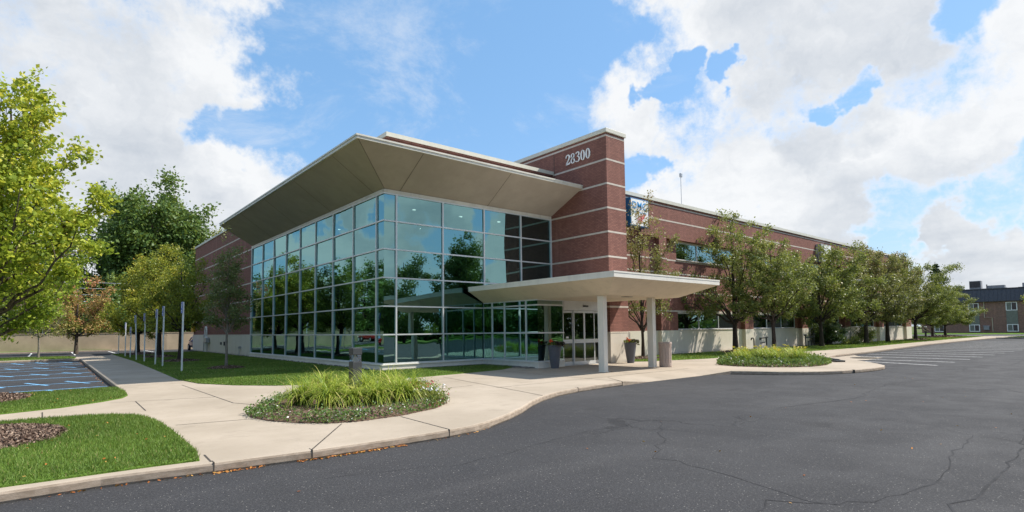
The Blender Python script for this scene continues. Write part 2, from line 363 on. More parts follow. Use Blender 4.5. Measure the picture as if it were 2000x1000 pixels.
M['l_ginkgo'] = leafmat('leaf_yellow_green', (0.108, 0.180, 0.024), (0.264, 0.360, 0.036), (0.432, 0.480, 0.048), (0.660, 0.600, 0.060), .4)
M['l_oak'] = leafmat('leaf_dark_green', (.04, .08, .022), (.08, .15, .035), (.14, .22, .055), (.22, .29, .08), .25)
M['l_yellow'] = leafmat('leaf_golden', (0.150, 0.188, 0.025), (0.312, 0.325, 0.037), (0.525, 0.463, 0.062), (0.625, 0.375, 0.050), .35)
M['l_red'] = leafmat('leaf_orange_green', (0.108, 0.156, 0.036), (0.240, 0.264, 0.060), (0.480, 0.288, 0.120), (0.576, 0.216, 0.120), .3)
M['l_dull'] = leafmat('leaf_dull_green', (0.080, 0.120, 0.048), (0.144, 0.184, 0.064), (0.208, 0.224, 0.080), (0.288, 0.192, 0.112), .2)
M['l_pale'] = leafmat('leaf_pale_yellow', (.14, .18, .05), (.26, .28, .08), (.36, .34, .10), (.45, .34, .08), .35)
M['l_pine'] = leafmat('needle_green', (.02, .045, .02), (.035, .07, .028), (.06, .10, .035), (.10, .09, .04), .05)
M['l_dark'] = leafmat('leaf_dark_glossy', (0.018, 0.036, 0.014), (0.036, 0.072, 0.024), (0.072, 0.120, 0.036), (0.144, 0.192, 0.072), .1, .35)
M['l_purple'] = leafmat('leaf_dark_purple', (.02, .008, .012), (.045, .015, .025), (.07, .10, .03), (.12, .16, .05), .1)
def m_bark(name, a, b):
    mm, t, o = mat(name); P = t.pos(); n = t.noise(t.scalev(P, 1, 1, .25), 22, 5, .65)
    principled(t, o, t.mix(t.rng(n, .3, .7), (*a, 1), (*b, 1)), .9, .15, 0, t.bump(n, .7, .03)); return mm
M['bark'] = m_bark('grey_brown_bark', (.055, .042, .032), (.15, .12, .095)); M['bark_d'] = m_bark('dark_bark', (.03, .024, .02), (.08, .062, .05))
M['bark_g'] = m_bark('pale_grey_bark', (.14, .12, .10), (.27, .24, .21))
M['pot'] = m_plain('slate_grey_planter', (.105, .11, .13), .5, .4, var=.08, scale=5)
M['red'] = m_plain('red_petals', (.75, .03, .02), .5, .3); M['orange'] = m_plain('orange_petals', (.8, .16, .03), .5); M['yellow'] = m_plain('yellow_petals', (.8, .65, .04), .5)
M['magenta'] = m_plain('magenta_petals', (.55, .02, .16), .5)
M['trash'] = m_plain('exposed_aggregate_concrete', (.40, .32, .28), .9, .2, var=.25, scale=40, bump=.4, bscale=90)
M['pole'] = m_plain('pale_aluminium_post', (.74, .75, .76), .5, .5, var=.06)
M['bollard'] = m_plain('bronze_grey_bollard', (.06, .063, .07), .5, .35, metal=0, var=.06)
M['galv'] = m_plain('galvanised_steel', (.42, .43, .45), .42, .5, metal=.5, var=.08)
M['signblue'] = m_plain('sign_blue', (.03, .10, .45), .4, .5); M['dmcblue'] = m_plain('cabinet_blue', (.015, .14, .33), .4, .5, var=.05)
M['dmctext'] = m_plain('letter_blue', (.03, .28, .62), .4, .5, var=.03); M['logo_red'] = m_plain('emblem_red', (.72, .17, .17), .4, .5, var=.03)
M['txtgrey'] = m_plain('letter_pale_blue', (.30, .45, .62), .5, .3)
M['yard_wall'] = m_plain('tan_rendered_wall', (.42, .335, .235), .9, .2, var=.14, scale=.6, bump=.3)
M['mansard'] = m_plain('dark_standing_seam', (.055, .058, .07), .45, .5, metal=.3, var=.1)
M['siding'] = m_plain('sage_siding', (.17, .18, .155), .7, .3); M['beige'] = m_plain('beige_pipe', (.46, .38, .28), .6)
M['acgrey'] = m_plain('rooftop_unit_metal', (.26, .26, .27), .6, .4); M['acdark'] = m_plain('louvre_dark', (.05, .045, .045), .7)
M['yellowsign'] = m_plain('yellow_box', (.55, .28, .02), .5)
M['shingle'] = m_plain('blue_grey_shingles', (.06, .065, .085), .9, .2, var=.3, scale=3); M['rubber'] = m_plain('tyre_rubber', (.02, .02, .02), .8, .2)
M['carblue'] = m_plain('car_paint_blue', (.02, .04, .16), .2, .6, metal=.3); M['carred'] = m_plain('car_paint_red', (.30, .012, .012), .2, .6, metal=.3)
M['lamp_lens'] = m_plain('clear_lens', (.75, .75, .76), .2, .6); M['wood'] = m_plain('weathered_pole_wood', (.16, .12, .09), .9)
M['stopred'] = m_plain('sign_red', (.6, .02, .02), .4, .5); M['reddish'] = m_plain('rust', (.45, .17, .04), .8)
mm, t, o = mat('ceiling_lamp_glow'); e = t.new('ShaderNodeEmission'); e.inputs[0].default_value = (1, .93, .8, 1); e.inputs[1].default_value = 2.6; t.l.new(e.outputs[0], o.inputs[0]); M['lampglow'] = mm

# ------------------------------------------------------------------ ground, paving
b = MB(); b.quad((-900, -900, -.16), (1100, -900, -.16), (1100, 1100, -.16), (-900, 1100, -.16)); tag(b.build('ground', M['field']), kind='structure')
b = MB(); b.quad((-70, -60, -.13), (128, -60, -.13), (128, 72, -.13), (-70, 72, -.13)); tag(b.build('asphalt_lot', M['asphalt']), kind='structure')
b = MB(); b.quad((-70, -200, -.125), (60, -200, -.125), (128, -21, -.125), (-70, -21, -.125)); tag(b.build('lawn_across_the_lot', M['lawn']), kind='structure')
KERB = [(-40, 8.35), (-8, 8.1), (-.34, 7.85), (.5, 7.88), (1.6, 7.74), (2.8, 7.62), (4, 7.6), (5.03, 7.63), (5.6, 7.72), (6.12, 7.92), (6.8, 8.28), (7.58, 8.77), (8.4, 9.38), (9.2, 9.88),
        (10.1, 10.3), (11.2, 10.6), (12.3, 10.75), (13.4, 10.85)]
outline = KERB + [(14.2, 12.1), (18.5, 12.1), (19.35, 10.55), (19.65, 10.1), (20.1, 9.2), (20.6, 8.65), (21.2, 8.22), (22.1, 7.8), (23.1, 7.55), (24.2, 7.42), (25.2, 7.42), (26.0, 7.6),
        (27.0, 8.14), (28.6, 9.2), (30.2, 10.4), (31.0, 11.3), (32.2, 12.0), (34, 12.3), (39.7, 12.4), (57, 13.6), (75, 14.0), (88.8, 14.05), (89.2, 13.4), (89.2, 4), (97.5, 4), (98, 5), (98, 56), (4.4, 56), (3.9, 55.2), (3.6, 53.2), (1.7, 52.6), (1.3, 53.6), (.2, 54.2), (-40, 54.2), (-40, 47.8), (1.65, 47.8), (1.65, 20.45), (-40, 20.45)]
b = MB(); b.prism(outline, -.14, 0); sw = b.build('sidewalk', M['concrete'], bevel=.035); tag(sw, kind='structure')
bm = bmesh.new(); bm.from_mesh(sw.data); bmesh.ops.recalc_face_normals(bm, faces=bm.faces); bmesh.ops.triangulate(bm, faces=[f for f in bm.faces if len(f.verts) > 4 and f.normal.z < -.5]); bm.to_mesh(sw.data); bm.free()
b = MB()  # dropped kerb under the entrance canopy
A_, B_, C_, D_, E_, F_ = (13.42, 10.85, -.001), (14.2, 12.12, -.001), (18.5, 12.12, -.001), (19.36, 10.56, -.001), (14.9, 10.98, -.122), (18.1, 11.02, -.122)
b.quad(B_, E_, F_, C_); b.poly([A_, E_, B_]); b.poly([C_, F_, D_]); b.poly([A_, (13.42, 10.85, -.14), (14.9, 10.98, -.14), E_]); b.poly([F_, (18.1, 11.02, -.14), (19.36, 10.56, -.14), D_])
b.quad(E_, (14.9, 10.98, -.14), (18.1, 11.02, -.14), F_)
tag(b.build('kerb_ramp', M['concrete']), kind='structure')
b = MB(); b.poly([(30.9, 10.85, -.126), (31.9, 10.1, -.126), (34.6, 10.2, -.126), (35, 11.4, -.126), (36.8, 12.3, -.126), (33.5, 12.25, -.126), (31.9, 11.8, -.126)])
tag(b.build('gutter_apron', M['concrete']), kind='structure')
# joints
J = [[(3.23, 20.0), (3.29, 13.96), (3.58, 13.19), (4.62, 13.9)], [(1.63, 16), (1.6, 13.9)], [(1.15, 16.1), (1.63, 16.0), (3.25, 15.6)], [(-.06, 15.2), (-.05, 14.1)], [(1.75, 11.32), (3.05, 11.1)],
     [(2.8, 7.64), (3.96, 9.4)], [(5.11, 9.4), (5.03, 7.66)], [(9.23, 9.92), (9.52, 11.21), (10.5, 16.3)], [(9.43, 15.1), (8.4, 16.6)], [(9.6, 12.2), (13.5, 12.25), (19.2, 12.3)], [(1.6, 7.8), (1.62, 8.3)],
     [(13.38, 10.9), (13.6, 16.9)], [(19.4, 12.3), (19.3, 16.8)], [(7.6, 13.0), (9.5, 13.2)], [(16.2, 12.2), (16.2, 16.9)], [(22.7, 7.65), (23.2, 9.4)], [(29.9, 12.5), (30.9, 11.3)]]
for yy in range(24, 54, 2): J.append([(1.7, yy+.3), (3.9, yy+.3)])
for xx in range(24, 88, 4): J.append([(xx, 16.3 if xx < 32 else 15.2), (xx, 12.4+max(0, min(1.6, (xx-40)*.05)) if xx > 31 else 14.2)])
b = MB()
for pl in J:
    for (x0, y0), (x1, y1) in zip(pl, pl[1:]):
        L = math.hypot(x1-x0, y1-y0); nx, ny = -(y1-y0)/L*.011, (x1-x0)/L*.011
        b.quad((x0-nx, y0-ny, .004), (x1-nx, y1-ny, .004), (x1+nx, y1+ny, .004), (x0+nx, y0+ny, .004))
for (x, y), (dx, dy) in (((2.8, 7.62), (0, 1)), ((5.03, 7.63), (0, 1)), ((1.62, 7.74), (0, 1)), ((11.2, 10.6), (-.1, 1)), ((22.7, 7.6), (.2, 1)), ((-.9, 7.87), (0, 1))):
    b.box(x-.007, x+.007, y-.004, y+.12, -.128, .003)
tag(b.build('expansion_joints', M['joint']), kind='structure')

def strip(b, pts, w, z, mi=0, jit=0, seed=0):
    rr = random.Random(seed); P_ = [Vector((p[0], p[1])) for p in pts]
    if jit:
        Q = []
        for a, c in zip(P_, P_[1:]):
            n = max(2, int((c-a).length/.25))
            for k in range(n): Q.append(a.lerp(c, k/n) + Vector((rr.gauss(0, jit), rr.gauss(0, jit))))
        Q.append(P_[-1]); P_ = Q
    L, Rr = [], []
    for k, p in enumerate(P_):
        tg = (P_[min(k+1, len(P_)-1)]-P_[max(k-1, 0)]).normalized(); ww = w*(rr.uniform(.6, 1.35) if jit else 1)/2
        L.append((p.x-tg.y*ww, p.y+tg.x*ww, z)); Rr.append((p.x+tg.y*ww, p.y-tg.x*ww, z))
    for k in range(len(P_)-1): b.quad(Rr[k], Rr[k+1], L[k+1], L[k], mi)
b = MB()
for i, (pl, w_) in enumerate([([(9.2, 6.5), (7.6, 5.4), (6.26, 4.54), (6.31, 4.03), (6.16, 3.4), (5.95, 2.88), (5.83, 2.52), (5.9, 2.15), (6.26, 2.02), (7.14, 1.81), (8.37, 1.85), (9.61, 2.06), (11.16, 2.12)], .07),
                  ([(5.9, 2.15), (5.6, 2.72), (5.1, 2.6)], .09), ([(12.5, 1.7), (9.85, 1.41), (8.55, 1.37), (7.41, 1.44), (6.47, 1.41), (5.4, 1.5)], .10), 
                  ([(12, 5.5), (15, 5.0), (19, 5.6), (24, 4.6)], .05), ([(19, 5.6), (20, 3.2), (17, 1.5), (14, .9)], .06), ([(26, 6), (31, 4.5), (36, 4.7), (44, 3.0)], .07),
                  ([(2.5, 6.6), (4.2, 6.0), (6.4, 6.4), (9.2, 6.5)], .025), ([(30, 8.3), (32, 6.4), (31.5, 4.6)], .05), ([(12, 8.5), (14.5, 7.9), (18, 8.3)], .03)]):
    strip(b, pl, w_*.24, -.1278+i*.00035, jit=.035, seed=i)
tag(b.build('crack_sealer_lines', M['crackseal']), kind='structure')
b = MB()
for i in range(16):
    x = 29.6+i*2.93
    strip(b, [(x+.1+(.9 if i == 0 else 0), (10.0 if i == 0 else 12.0+.055*max(0, x-36))), (x-.35, 6.6)], .13, -.1262)
tag(b.build('bay_line_marking', M['paint_w']), kind='structure')
b = MB()
for xx in (-10.5, -7.4, -4.3, -1.25, 1.78, 4.75, 7.8): strip(b, [(xx, 61), (xx, 71)], .12, -.1262)
strip(b, [(100, 22), (116, 20)], .15, -.1262); strip(b, [(103, 18), (120, 15)], .15, -.1262)
tag(b.build('rear_bay_line_marking', M['paint_w2']), kind='structure')
b = MB()
for k, yy in enumerate((22.95, 25.6, 29.1, 32.1, 35.6, 38.3, 41.6, 44.6, 46.8)): strip(b, [(-9.2, yy-.6), (1.55, yy+.12)], .12, -.1262)
for y0, y1 in ((21.2, 22.9), (24.7, 26.8), (31.1, 33.0), (37.2, 39.4), (43.7, 46.4)):
    for k in range(5): strip(b, [(.05+.55-k*1.12, y0), (.05+.55-k*1.12-.6+.0, y1)] if y0 < 22 else [(1.15-k*1.13, y0+.3), (1.15-k*1.13-.62, y1)], .12, -.1259)
tag(b.build('blue_bay_marking', M['paint_b']), kind='structure')

# lawns: turf sheets and blades
L_FRONT = [(-40, 14.6), (-40, 8.5), (-8, 8.28), (-.34, 8.03), (1.0, 8.0), (1.5, 7.95), (1.58, 8.6), (1.6, 10.84), (1.58, 11.7), (1.5, 12.6), (1.35, 13.2), (1.0, 13.6), (.5, 13.85), (-.64, 13.98)]
L_MID = [(-40, 15.9), (-.72, 15.4), (.26, 15.8), (1.02, 16.45), (1.45, 17.0), (1.62, 17.6), (1.68, 18.9), (1.6, 20.42), (-40, 20.42)]
L_MAIN = [(3.95, 55.4), (3.92, 40.2), (3.7, 30), (3.5, 22.3), (3.72, 20.1), (4.4, 18.6), (5.3, 17.5), (6.6, 16.85), (8, 16.65), (9.43, 16.75), (12, 17.1), (14.2, 17.6), (15.5, 18.4), (15.5, 20.45), (10.2, 20.5), (10.2, 59), (10.2, 55.4)]
L_ISL = [(-40, 54), (-40, 48.1), (1.4, 48.1), (1.5, 50), (1.2, 52.5), (.4, 53.6)]
L_STRIP = [(21.6, 17), (22.3, 16.45), (24, 16.1), (25.9, 15.6), (28.7, 15.4), (31.5, 16.2), (34, 15.7), (40, 15.1), (48.5, 15.0), (62, 15.6), (76, 16.1), (88.7, 16.3), (97, 16.6), (97, 24), (79, 24), (79, 19.3), (21.7, 19.5)]
L_EAST = [(89.5, 13.3), (89.5, 4.3), (97.2, 4.3), (97.4, 12.5)]
for nm, pl in (('front_lawn', L_FRONT), ('middle_lawn', L_MID), ('main_lawn', L_MAIN), ('island_lawn', L_ISL), ('side_lawn', L_STRIP), ('east_lawn', L_EAST)):
    b = MB(); b.prism(pl, -.01, .022); oo = b.build(nm, M['lawn']); tag(oo, kind='structure')
b = MB(); b.quad((125, -60, -.1), (138, -60, .02), (138, 60, .02), (125, 60, -.1)); tag(b.build('far_lawn', M['lawn']), kind='structure')
b = MB(); b.prism([(-70, 71.6), (40, 71.6), (40, 90), (-70, 90)], -.14, 0); tag(b.build('rear_verge', M['concrete']), kind='structure')
b = MB(); b.prism([(-70, 72.3), (40, 72.3), (40, 140), (-70, 140)], -.02, .03); tag(b.build('rear_ground', M['lawn']), kind='structure')

rng = np.random.default_rng(7)
HOLES = [(-.75, 11.85, 1.02, 1.35), (-1.15, 19.1, .85, 1.4)]
def grass(name, poly, dens, h, wdt, bbox, parent=None):
    x0, x1, y0, y1 = bbox; N = int(dens*(x1-x0)*(y1-y0)); px = rng.uniform(x0, x1, N); py = rng.uniform(y0, y1, N)
    k = inpoly(px, py, poly)
    for hx, hy, rx, ry in HOLES: k &= ((px-hx)/rx)**2+((py-hy)/ry)**2 > 1+rng.normal(0, .12, N)
    px, py = px[k], py[k]; N = len(px)
    an = rng.uniform(0, 2*np.pi, N); hh = h*rng.uniform(.55, 1.25, N); la = rng.uniform(0, 2*np.pi, N); lm = hh*rng.uniform(.1, .8, N)
    pz = np.full(N, .015); V = np.empty((N, 3, 3))
    V[:, 0] = np.c_[px-np.cos(an)*wdt/2, py-np.sin(an)*wdt/2, pz]; V[:, 1] = np.c_[px+np.cos(an)*wdt/2, py+np.sin(an)*wdt/2, pz]
    V[:, 2] = np.c_[px+np.cos(la)*lm, py+np.sin(la)*lm, pz+hh]
    patch = .5+.22*np.sin(px*1.3+np.sin(py*.9)*2)+.15*np.sin(py*2.1+px*.7)
    tint = np.clip(patch*.7+rng.normal(0, .17, N), 0, .93); dry = rng.random(N) < .05; tint[dry] = 1
    return V.reshape(-1, 3), tint
parts = [grass('g', L_FRONT, 2600, .055, .013, (-2.6, 1.62, 7.9, 14)), grass('g', L_MID, 1500, .055, .018, (-3.5, 1.7, 15.3, 20.45)),
         grass('g', L_MAIN, 900, .05, .024, (3.4, 15.6, 16.6, 24)), grass('g', L_MAIN, 330, .05, .04, (3.6, 10.3, 24, 56)), grass('g', L_ISL, 250, .06, .05, (-6, 1.5, 48, 54)),
         grass('g', L_STRIP, 160, .06, .06, (21.6, 50, 15, 19.6)), grass('g', L_STRIP, 50, .07, .10, (50, 97, 15, 24)), grass('g', L_EAST, 40, .07, .12, (89, 98, 4, 14))]
tag(np_mesh('grass', np.concatenate([p[0] for p in parts]), 3, M['grass'], tint=np.concatenate([p[1] for p in parts])), 'short green lawn grass beside the pale walkways', 'grass', kind='stuff')

def scatter_quads(pts, size, nrm_up=.6, flat=False):
    N = len(pts); a = rng.normal(size=(N, 3)); a[:, 2] *= (0.2 if flat else 1); a /= np.linalg.norm(a, axis=1)[:, None]
    bq = rng.normal(size=(N, 3)); bq[:, 2] *= (0.2 if flat else 1); bq -= a*(a*bq).sum(1)[:, None]; bq /= np.linalg.norm(bq, axis=1)[:, None]
    s = (size*rng.uniform(.6, 1.3, N))[:, None]
    V = np.empty((N, 4, 3)); V[:, 0] = pts-a*s; V[:, 1] = pts+bq*s*.55; V[:, 2] = pts+a*s; V[:, 3] = pts-bq*s*.55
    return V.reshape(-1, 3)
# fallen leaves
ptl = []
for x0, x1, n in ((1.6, 2.2, 60), (2.6, 4.2, 190), (4.4, 6.2, 20), (-.5, 1.6, 30)):
    x = rng.uniform(x0, x1, n); kx = np.array([p[0] for p in KERB]); ky = np.array([p[1] for p in KERB])
    y = np.interp(x, kx, ky)-.012-np.abs(rng.normal(0, .035, n)); ptl.append(np.c_[x, y, np.full(n, -.118)])
x = rng.uniform(-1.5, 1.4, 60); y = rng.uniform(8.1, 13.6, 60); ptl.append(np.c_[x, y, np.full(60, .06)])
x = rng.uniform(-2.5, 1.4, 40); y = rng.uniform(15.7, 20, 40); ptl.append(np.c_[x, y, np.full(40, .06)])
x = rng.uniform(4, 10, 60); y = rng.uniform(18, 45, 60); ptl.append(np.c_[x, y, np.full(60, .06)])
x = rng.uniform(-.5, 1.64, 260); y = np.concatenate([rng.uniform(47.2, 47.7, 110), rng.uniform(21, 47.5, 150)]); x[110:] = 1.6-np.abs(rng.normal(0, .1, 150)); ptl.append(np.c_[x, y, np.full(260, -.115)])
x = rng.uniform(2, 22, 40); y = rng.uniform(1.5, 6.5, 40); ptl.append(np.c_[x, y, np.full(40, -.12)])
for cx_, cy_ in ((15.88, 13.72), (19.15, 13.9)):
    ptl.append(np.c_[rng.uniform(cx_-.1, cx_+.3, 14), rng.uniform(cy_-.28, cy_-.2, 14), np.full(14, .012)])
ptl = np.concatenate(ptl)
tag(np_mesh('fallen_leaves', scatter_quads(ptl, .022, flat=True), 4, M['litter'], tint=rng.random(len(ptl))), 'small orange fallen leaves gathered along the kerb and lawns', 'leaves', kind='stuff')
# pebble edging along the glass
def pebbles(spots):
    b = MB(); tt = []
    for x, y, s in spots:
        n = 5; h = s*.5; ring = [(x+s*math.cos(6.283*k/n+s*99)*random.uniform(.7, 1.1), y+s*math.sin(6.283*k/n+s*99)*random.uniform(.7, 1.1)) for k in range(n)]
        tv = random.random()
        for k in range(n):
            a, c = ring[k], ring[(k+1) % n]; b.poly([(a[0], a[1], .02), (c[0], c[1], .02), (x, y, .03+h)]); tt.append(tv)
    V = np.array([b.v[i] for f in b.f for i in f]); return V, np.array(tt)
random.seed(5); sp = []
for _ in range(900): sp.append((random.uniform(10.2, 15.5), 20.78-abs(random.gauss(0, .1))-.02, random.uniform(.025, .06)))
for _ in range(900): sp.append((10.5-abs(random.gauss(0, .12))-.02, random.uniform(20.6, 59), random.uniform(.03, .07)))
for _ in range(500): sp.append((15.55-abs(random.gauss(0, .22)), random.uniform(17.1, 20.7), random.uniform(.025, .06)))
V, tt = pebbles(sp); tag(np_mesh('pebble_edging', V, 3, M['pebble'], tint=tt), 'grey pebble edging at the foot of the glass wall', 'pebbles', kind='stuff')

# ------------------------------------------------------------------ mulch rings
def mulch_ring(x, y, rx, ry, h, label, n=1200, cs=.03):
    o = empty('mulch_ring', (x, y, 0), label, 'mulch ring', 'mulch rings around the tree trunks')
    b = MB(); K = 28; rings = 7; random.seed(int(x*7+y)); wob = [1+random.uniform(-.09, .09) for _ in range(K)]
    for j in range(rings+1):
        u = j/rings
        for k in range(K):
            a = 2*math.pi*k/K; b.v.append((x+rx*u*wob[k]*math.cos(a), y+ry*u*wob[k]*math.sin(a), .02+h*(1-u**2)+random.uniform(-.008, .008)*(u < .98)))
    for j in range(rings):
        for k in range(K):
            q = (k+1) % K; b.f.append((j*K+k, (j+1)*K+k, (j+1)*K+q, j*K+q)); b.m.append(0)
    b.build('mound', M['mulch'], o, smooth=True)
    r = np.sqrt(rng.random(n)); a = rng.uniform(0, 6.283, n); P_ = np.c_[rx*r*np.cos(a)*1.03, ry*r*np.sin(a)*1.03, .03+h*(1-r**2)+rng.uniform(0, .02, n)]
    np_mesh('chips', scatter_quads(P_, cs, flat=False), 4, M['chips'], o, rng.random(n)); return o
mulch_ring(-.75, 11.85, 1.0, 1.35, .10, 'large brown mulch ring at the left edge of the front lawn', 5200, .028)
mulch_ring(-1.15, 19.1, .85, 1.4, .08, 'brown mulch ring at the left edge of the middle lawn beside the blue lined parking', 3000, .03)
mulch_ring(6.2, 27.65, .75, .8, .09, 'mulch ring under the slim shaded tree beside the glass wall', 900, .04)
mulch_ring(5.85, 36.9, 1.0, 1.2, .10, 'mulch ring behind the nearest silver sign post', 900, .05)
mulch_ring(5.8, 44.8, 1.0, 1.3, .12, 'mulch ring under the middle dark trunk of the row by the walkway', 700, .06)
mulch_ring(5.5, 51.6, 1.1, 1.3, .14, 'mulch ring under the farthest tree of the row by the walkway', 700, .06)
mulch_ring(34.2, 18.1, 1.6, .9, .10, 'mulch ring under the tree before the first lower window right of the entrance', 700, .05)
mulch_ring(24.0, 18.0, 1.1, .8, .08, 'mulch ring behind the right planter and the trash can', 500, .05)
mulch_ring(72.5, 17.9, 1.7, 1.0, .12, 'mulch ring under the tree at the far end of the building', 400, .08)
mulch_ring(91.5, 19.8, 5.5, 1.7, .14, 'wide mulch bed under the two trees beyond the building', 700, .10)

# ------------------------------------------------------------------ the office building
XC, YC = 10.52, 20.8; ROW = [.27, 1.465, 2.64, 3.825, 5.02, 6.21, 7.36]
BLD = empty('office_building', (20, 30, 0), 'two storey red brick office building with a teal glass corner and white entrance canopy', 'building')
BK = [M['brick'], M['stone'], M['stucco'], M['coping']]
BT = .085
def wall_panels(b, x0, x1, y0, y1, z0, z1, bands):
    """brick box with pale bands standing 6 mm proud"""
    b.box(x0, x1, y0, y1, z0, z1, 0)
    for zb in bands: b.box(x0-.006, x1+.006, y0-.006, y1+.006, zb-BT/2, zb+BT/2, 1)
# left wing (faces the side lawn)
b = MB(); wall_panels(b, XC, XC+.35, 40.25, 59.75, 1.45, 9.68, [ROW[2], ROW[3], ROW[4], ROW[5], ROW[6], 8.55]); 
b.box(XC+.35, 38, 59.4, 59.75, 0, 9.68, 0)
b.build('side_brick_wall', BK, BLD)
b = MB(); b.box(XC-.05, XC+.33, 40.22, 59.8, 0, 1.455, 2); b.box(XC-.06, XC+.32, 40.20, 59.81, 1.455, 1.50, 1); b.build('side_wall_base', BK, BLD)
b = MB(); b.box(XC-.07, XC+.4, 40.25, 59.82, 9.68, 9.86, 3); b.build('side_coping', BK, BLD, bevel=.01)
# parapet box over the glass
b = MB(); wall_panels(b, XC+.02, XC+.35, 21.1, 40.25, 7.8, 9.62, []); wall_panels(b, XC+.02, 20.13, YC-.2, YC+.1, 7.8, 9.62, []); b.box(XC+.02, 20.12, YC+.0, YC+.1, 7.45, 7.8, 0); b.box(XC+.02, XC+.3, 21.1, 40.2, 7.45, 7.8, 0)
b.box(XC+.012, 20.12, YC-.208, YC+.11, 9.47, 9.55, 1); b.box(XC+.012, XC+.36, 21.1, 40.25, 9.47, 9.55, 1)
b.build('parapet_wall', BK, BLD)
b = MB(); b.box(XC-.06, 20.12, YC-.3, YC+.15, 9.70, 9.88, 3); b.box(XC-.02, 20.11, YC-.26, YC+.1, 9.62, 9.70, 0); b.box(XC-.06, XC+.42, YC+.15, 40.24, 9.70, 9.88, 3); b.box(XC-.02, XC+.36, YC+.1, 40.24, 9.62, 9.70, 0)
b.build('parapet_coping', BK, BLD)
b = MB(); b.box(XC+.3, 38, YC+.1, 59.4, 9.25, 9.4); b.box(21.6, 77, 20.0, 46, 8.95, 9.1); b.build('roof', M['roofing'], BLD)
# tower
TX0, TX1, TY0, TY1 = 20.13, 21.5, 16.93, 23.6
b = MB(); wall_panels(b, TX0, TX1, TY0, TY1, 1.46, 11.0, [ROW[2], ROW[3], ROW[4], ROW[5], ROW[6], 8.53, 9.7, 10.86]); b.build('tower_wall', BK, BLD)
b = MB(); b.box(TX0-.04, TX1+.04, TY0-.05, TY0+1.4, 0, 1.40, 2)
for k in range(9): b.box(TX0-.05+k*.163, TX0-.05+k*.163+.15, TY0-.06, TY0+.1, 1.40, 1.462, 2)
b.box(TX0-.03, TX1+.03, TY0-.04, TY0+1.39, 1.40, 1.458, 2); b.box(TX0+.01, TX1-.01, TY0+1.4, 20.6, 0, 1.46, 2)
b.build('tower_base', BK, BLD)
b = MB(); b.box(TX0-.07, TX1+.07, TY0-.07, TY1+.1, 11.0, 11.2, 3); b.build('tower_coping', BK, BLD, bevel=.012)
# control joint on the tower side
b = MB(); b.box(TX0-.008, TX0, 20.46, 20.49, 8.6, 10.8); b.build('control_joint', M['joint'], BLD)
# right wing
FY, PY = 19.98, 19.68; X0, X1 = 21.5, 77.2
b = MB()
wall_panels(b, X0, X1, PY, PY+.3, 7.12, 9.14, [8.2])
b.box(X0, X1, PY-.006, PY+.2, 9.06, 9.14, 1)
b.box(X1-.3, X1, PY+.3, 46, 0, 9.14, 0)
b.build('upper_brick_wall', BK, BLD)
wins = [(30.3, 37.66), (39.75, 47.1), (49.15, 56.4), (58.6, 65.7), (68.0, 74.9)]
edges = [X0] + [v for w_ in wins for v in w_] + [X1]
b = MB(); b.box(X0, X1, FY, FY+.3, 2.62, 5.88, 0)
for zb in (2.66, 3.85, 5.02, 5.84): b.box(X0, X1, FY-.006, FY+.1, zb-BT/2, zb+BT/2, 1)
for i in range(0, len(edges), 2): b.box(edges[i], edges[i+1], FY, FY+.3, 1.46, 2.62, 0); b.box(edges[i], edges[i+1], FY, FY+.3, 5.88, 7.12, 0)
b.build('recessed_brick_wall', BK, BLD)
pil = [(28.1, 28.85)] + [(wins[i][1]+.55, wins[i+1][0]-.35) for i in range(4)] + [(75.3, 77.2)]
for x0, x1 in pil:
    b = MB(); wall_panels(b, x0, x1, PY, FY+.05, 1.46, 7.12, [ROW[2]+.02, 3.85, 5.02, 5.84]); b.box(x0-.01, x1+.01, PY-.01, FY, 0, 1.458, 2); b.build('brick_pilaster', BK, BLD)
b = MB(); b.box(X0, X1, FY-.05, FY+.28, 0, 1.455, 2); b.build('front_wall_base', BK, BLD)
b = MB(); b.box(X0, X1+.08, PY-.1, PY+.35, 9.24, 9.44, 3); b.box(X0, X1+.03, PY-.03, PY+.3, 9.14, 9.24, 0); b.box(X1-.32, X1+.08, PY+.35, 46, 9.24, 9.44, 3); b.build('front_coping', BK, BLD)
# strip windows
def strip_window(x0, x1, z0, z1):
    b = MB(); w_ = x1-x0; fr = .055
    b.box(x0, x1, FY+.05, FY+.12, z0, z0+fr); b.box(x0, x1, FY+.05, FY+.12, z1-fr, z1)
    for k in range(4):
        xm = x0+fr/2+(w_-fr)*k/3; b.box(xm-fr/2, xm+fr/2, FY+.045, FY+.125, z0+fr, z1-fr)
    o = b.build('window', M['alu'], BLD); tag(o)
    g = MB()
    for k in range(3):
        a = x0+fr+(w_-fr)*k/3; c = x0+(w_-fr)*(k+1)/3; ty = random.uniform(-.006, .006); tz = random.uniform(-.006, .006)
        g.quad((a, FY+.085+ty, z0+fr), (c, FY+.085-ty, z0+fr), (c, FY+.085-ty+tz, z1-fr), (a, FY+.085+ty+tz, z1-fr))
    g.build('pane', M['glass_win'], o)
    s = MB(); s.box(x0-.02, x1+.02, FY-.09, FY+.06, z0-.045, z0-.002); s.build('sill', M['stone'], o)
    h = MB(); h.box(x0-.02, x1+.02, FY-.012, FY+.05, z1+.002, z1+.06); h.build('lintel', M['stone'], o)
random.seed(3)
for x0, x1 in wins: strip_window(x0, x1, 1.50, 2.55); strip_window(x0, x1, 5.93, 7.05)
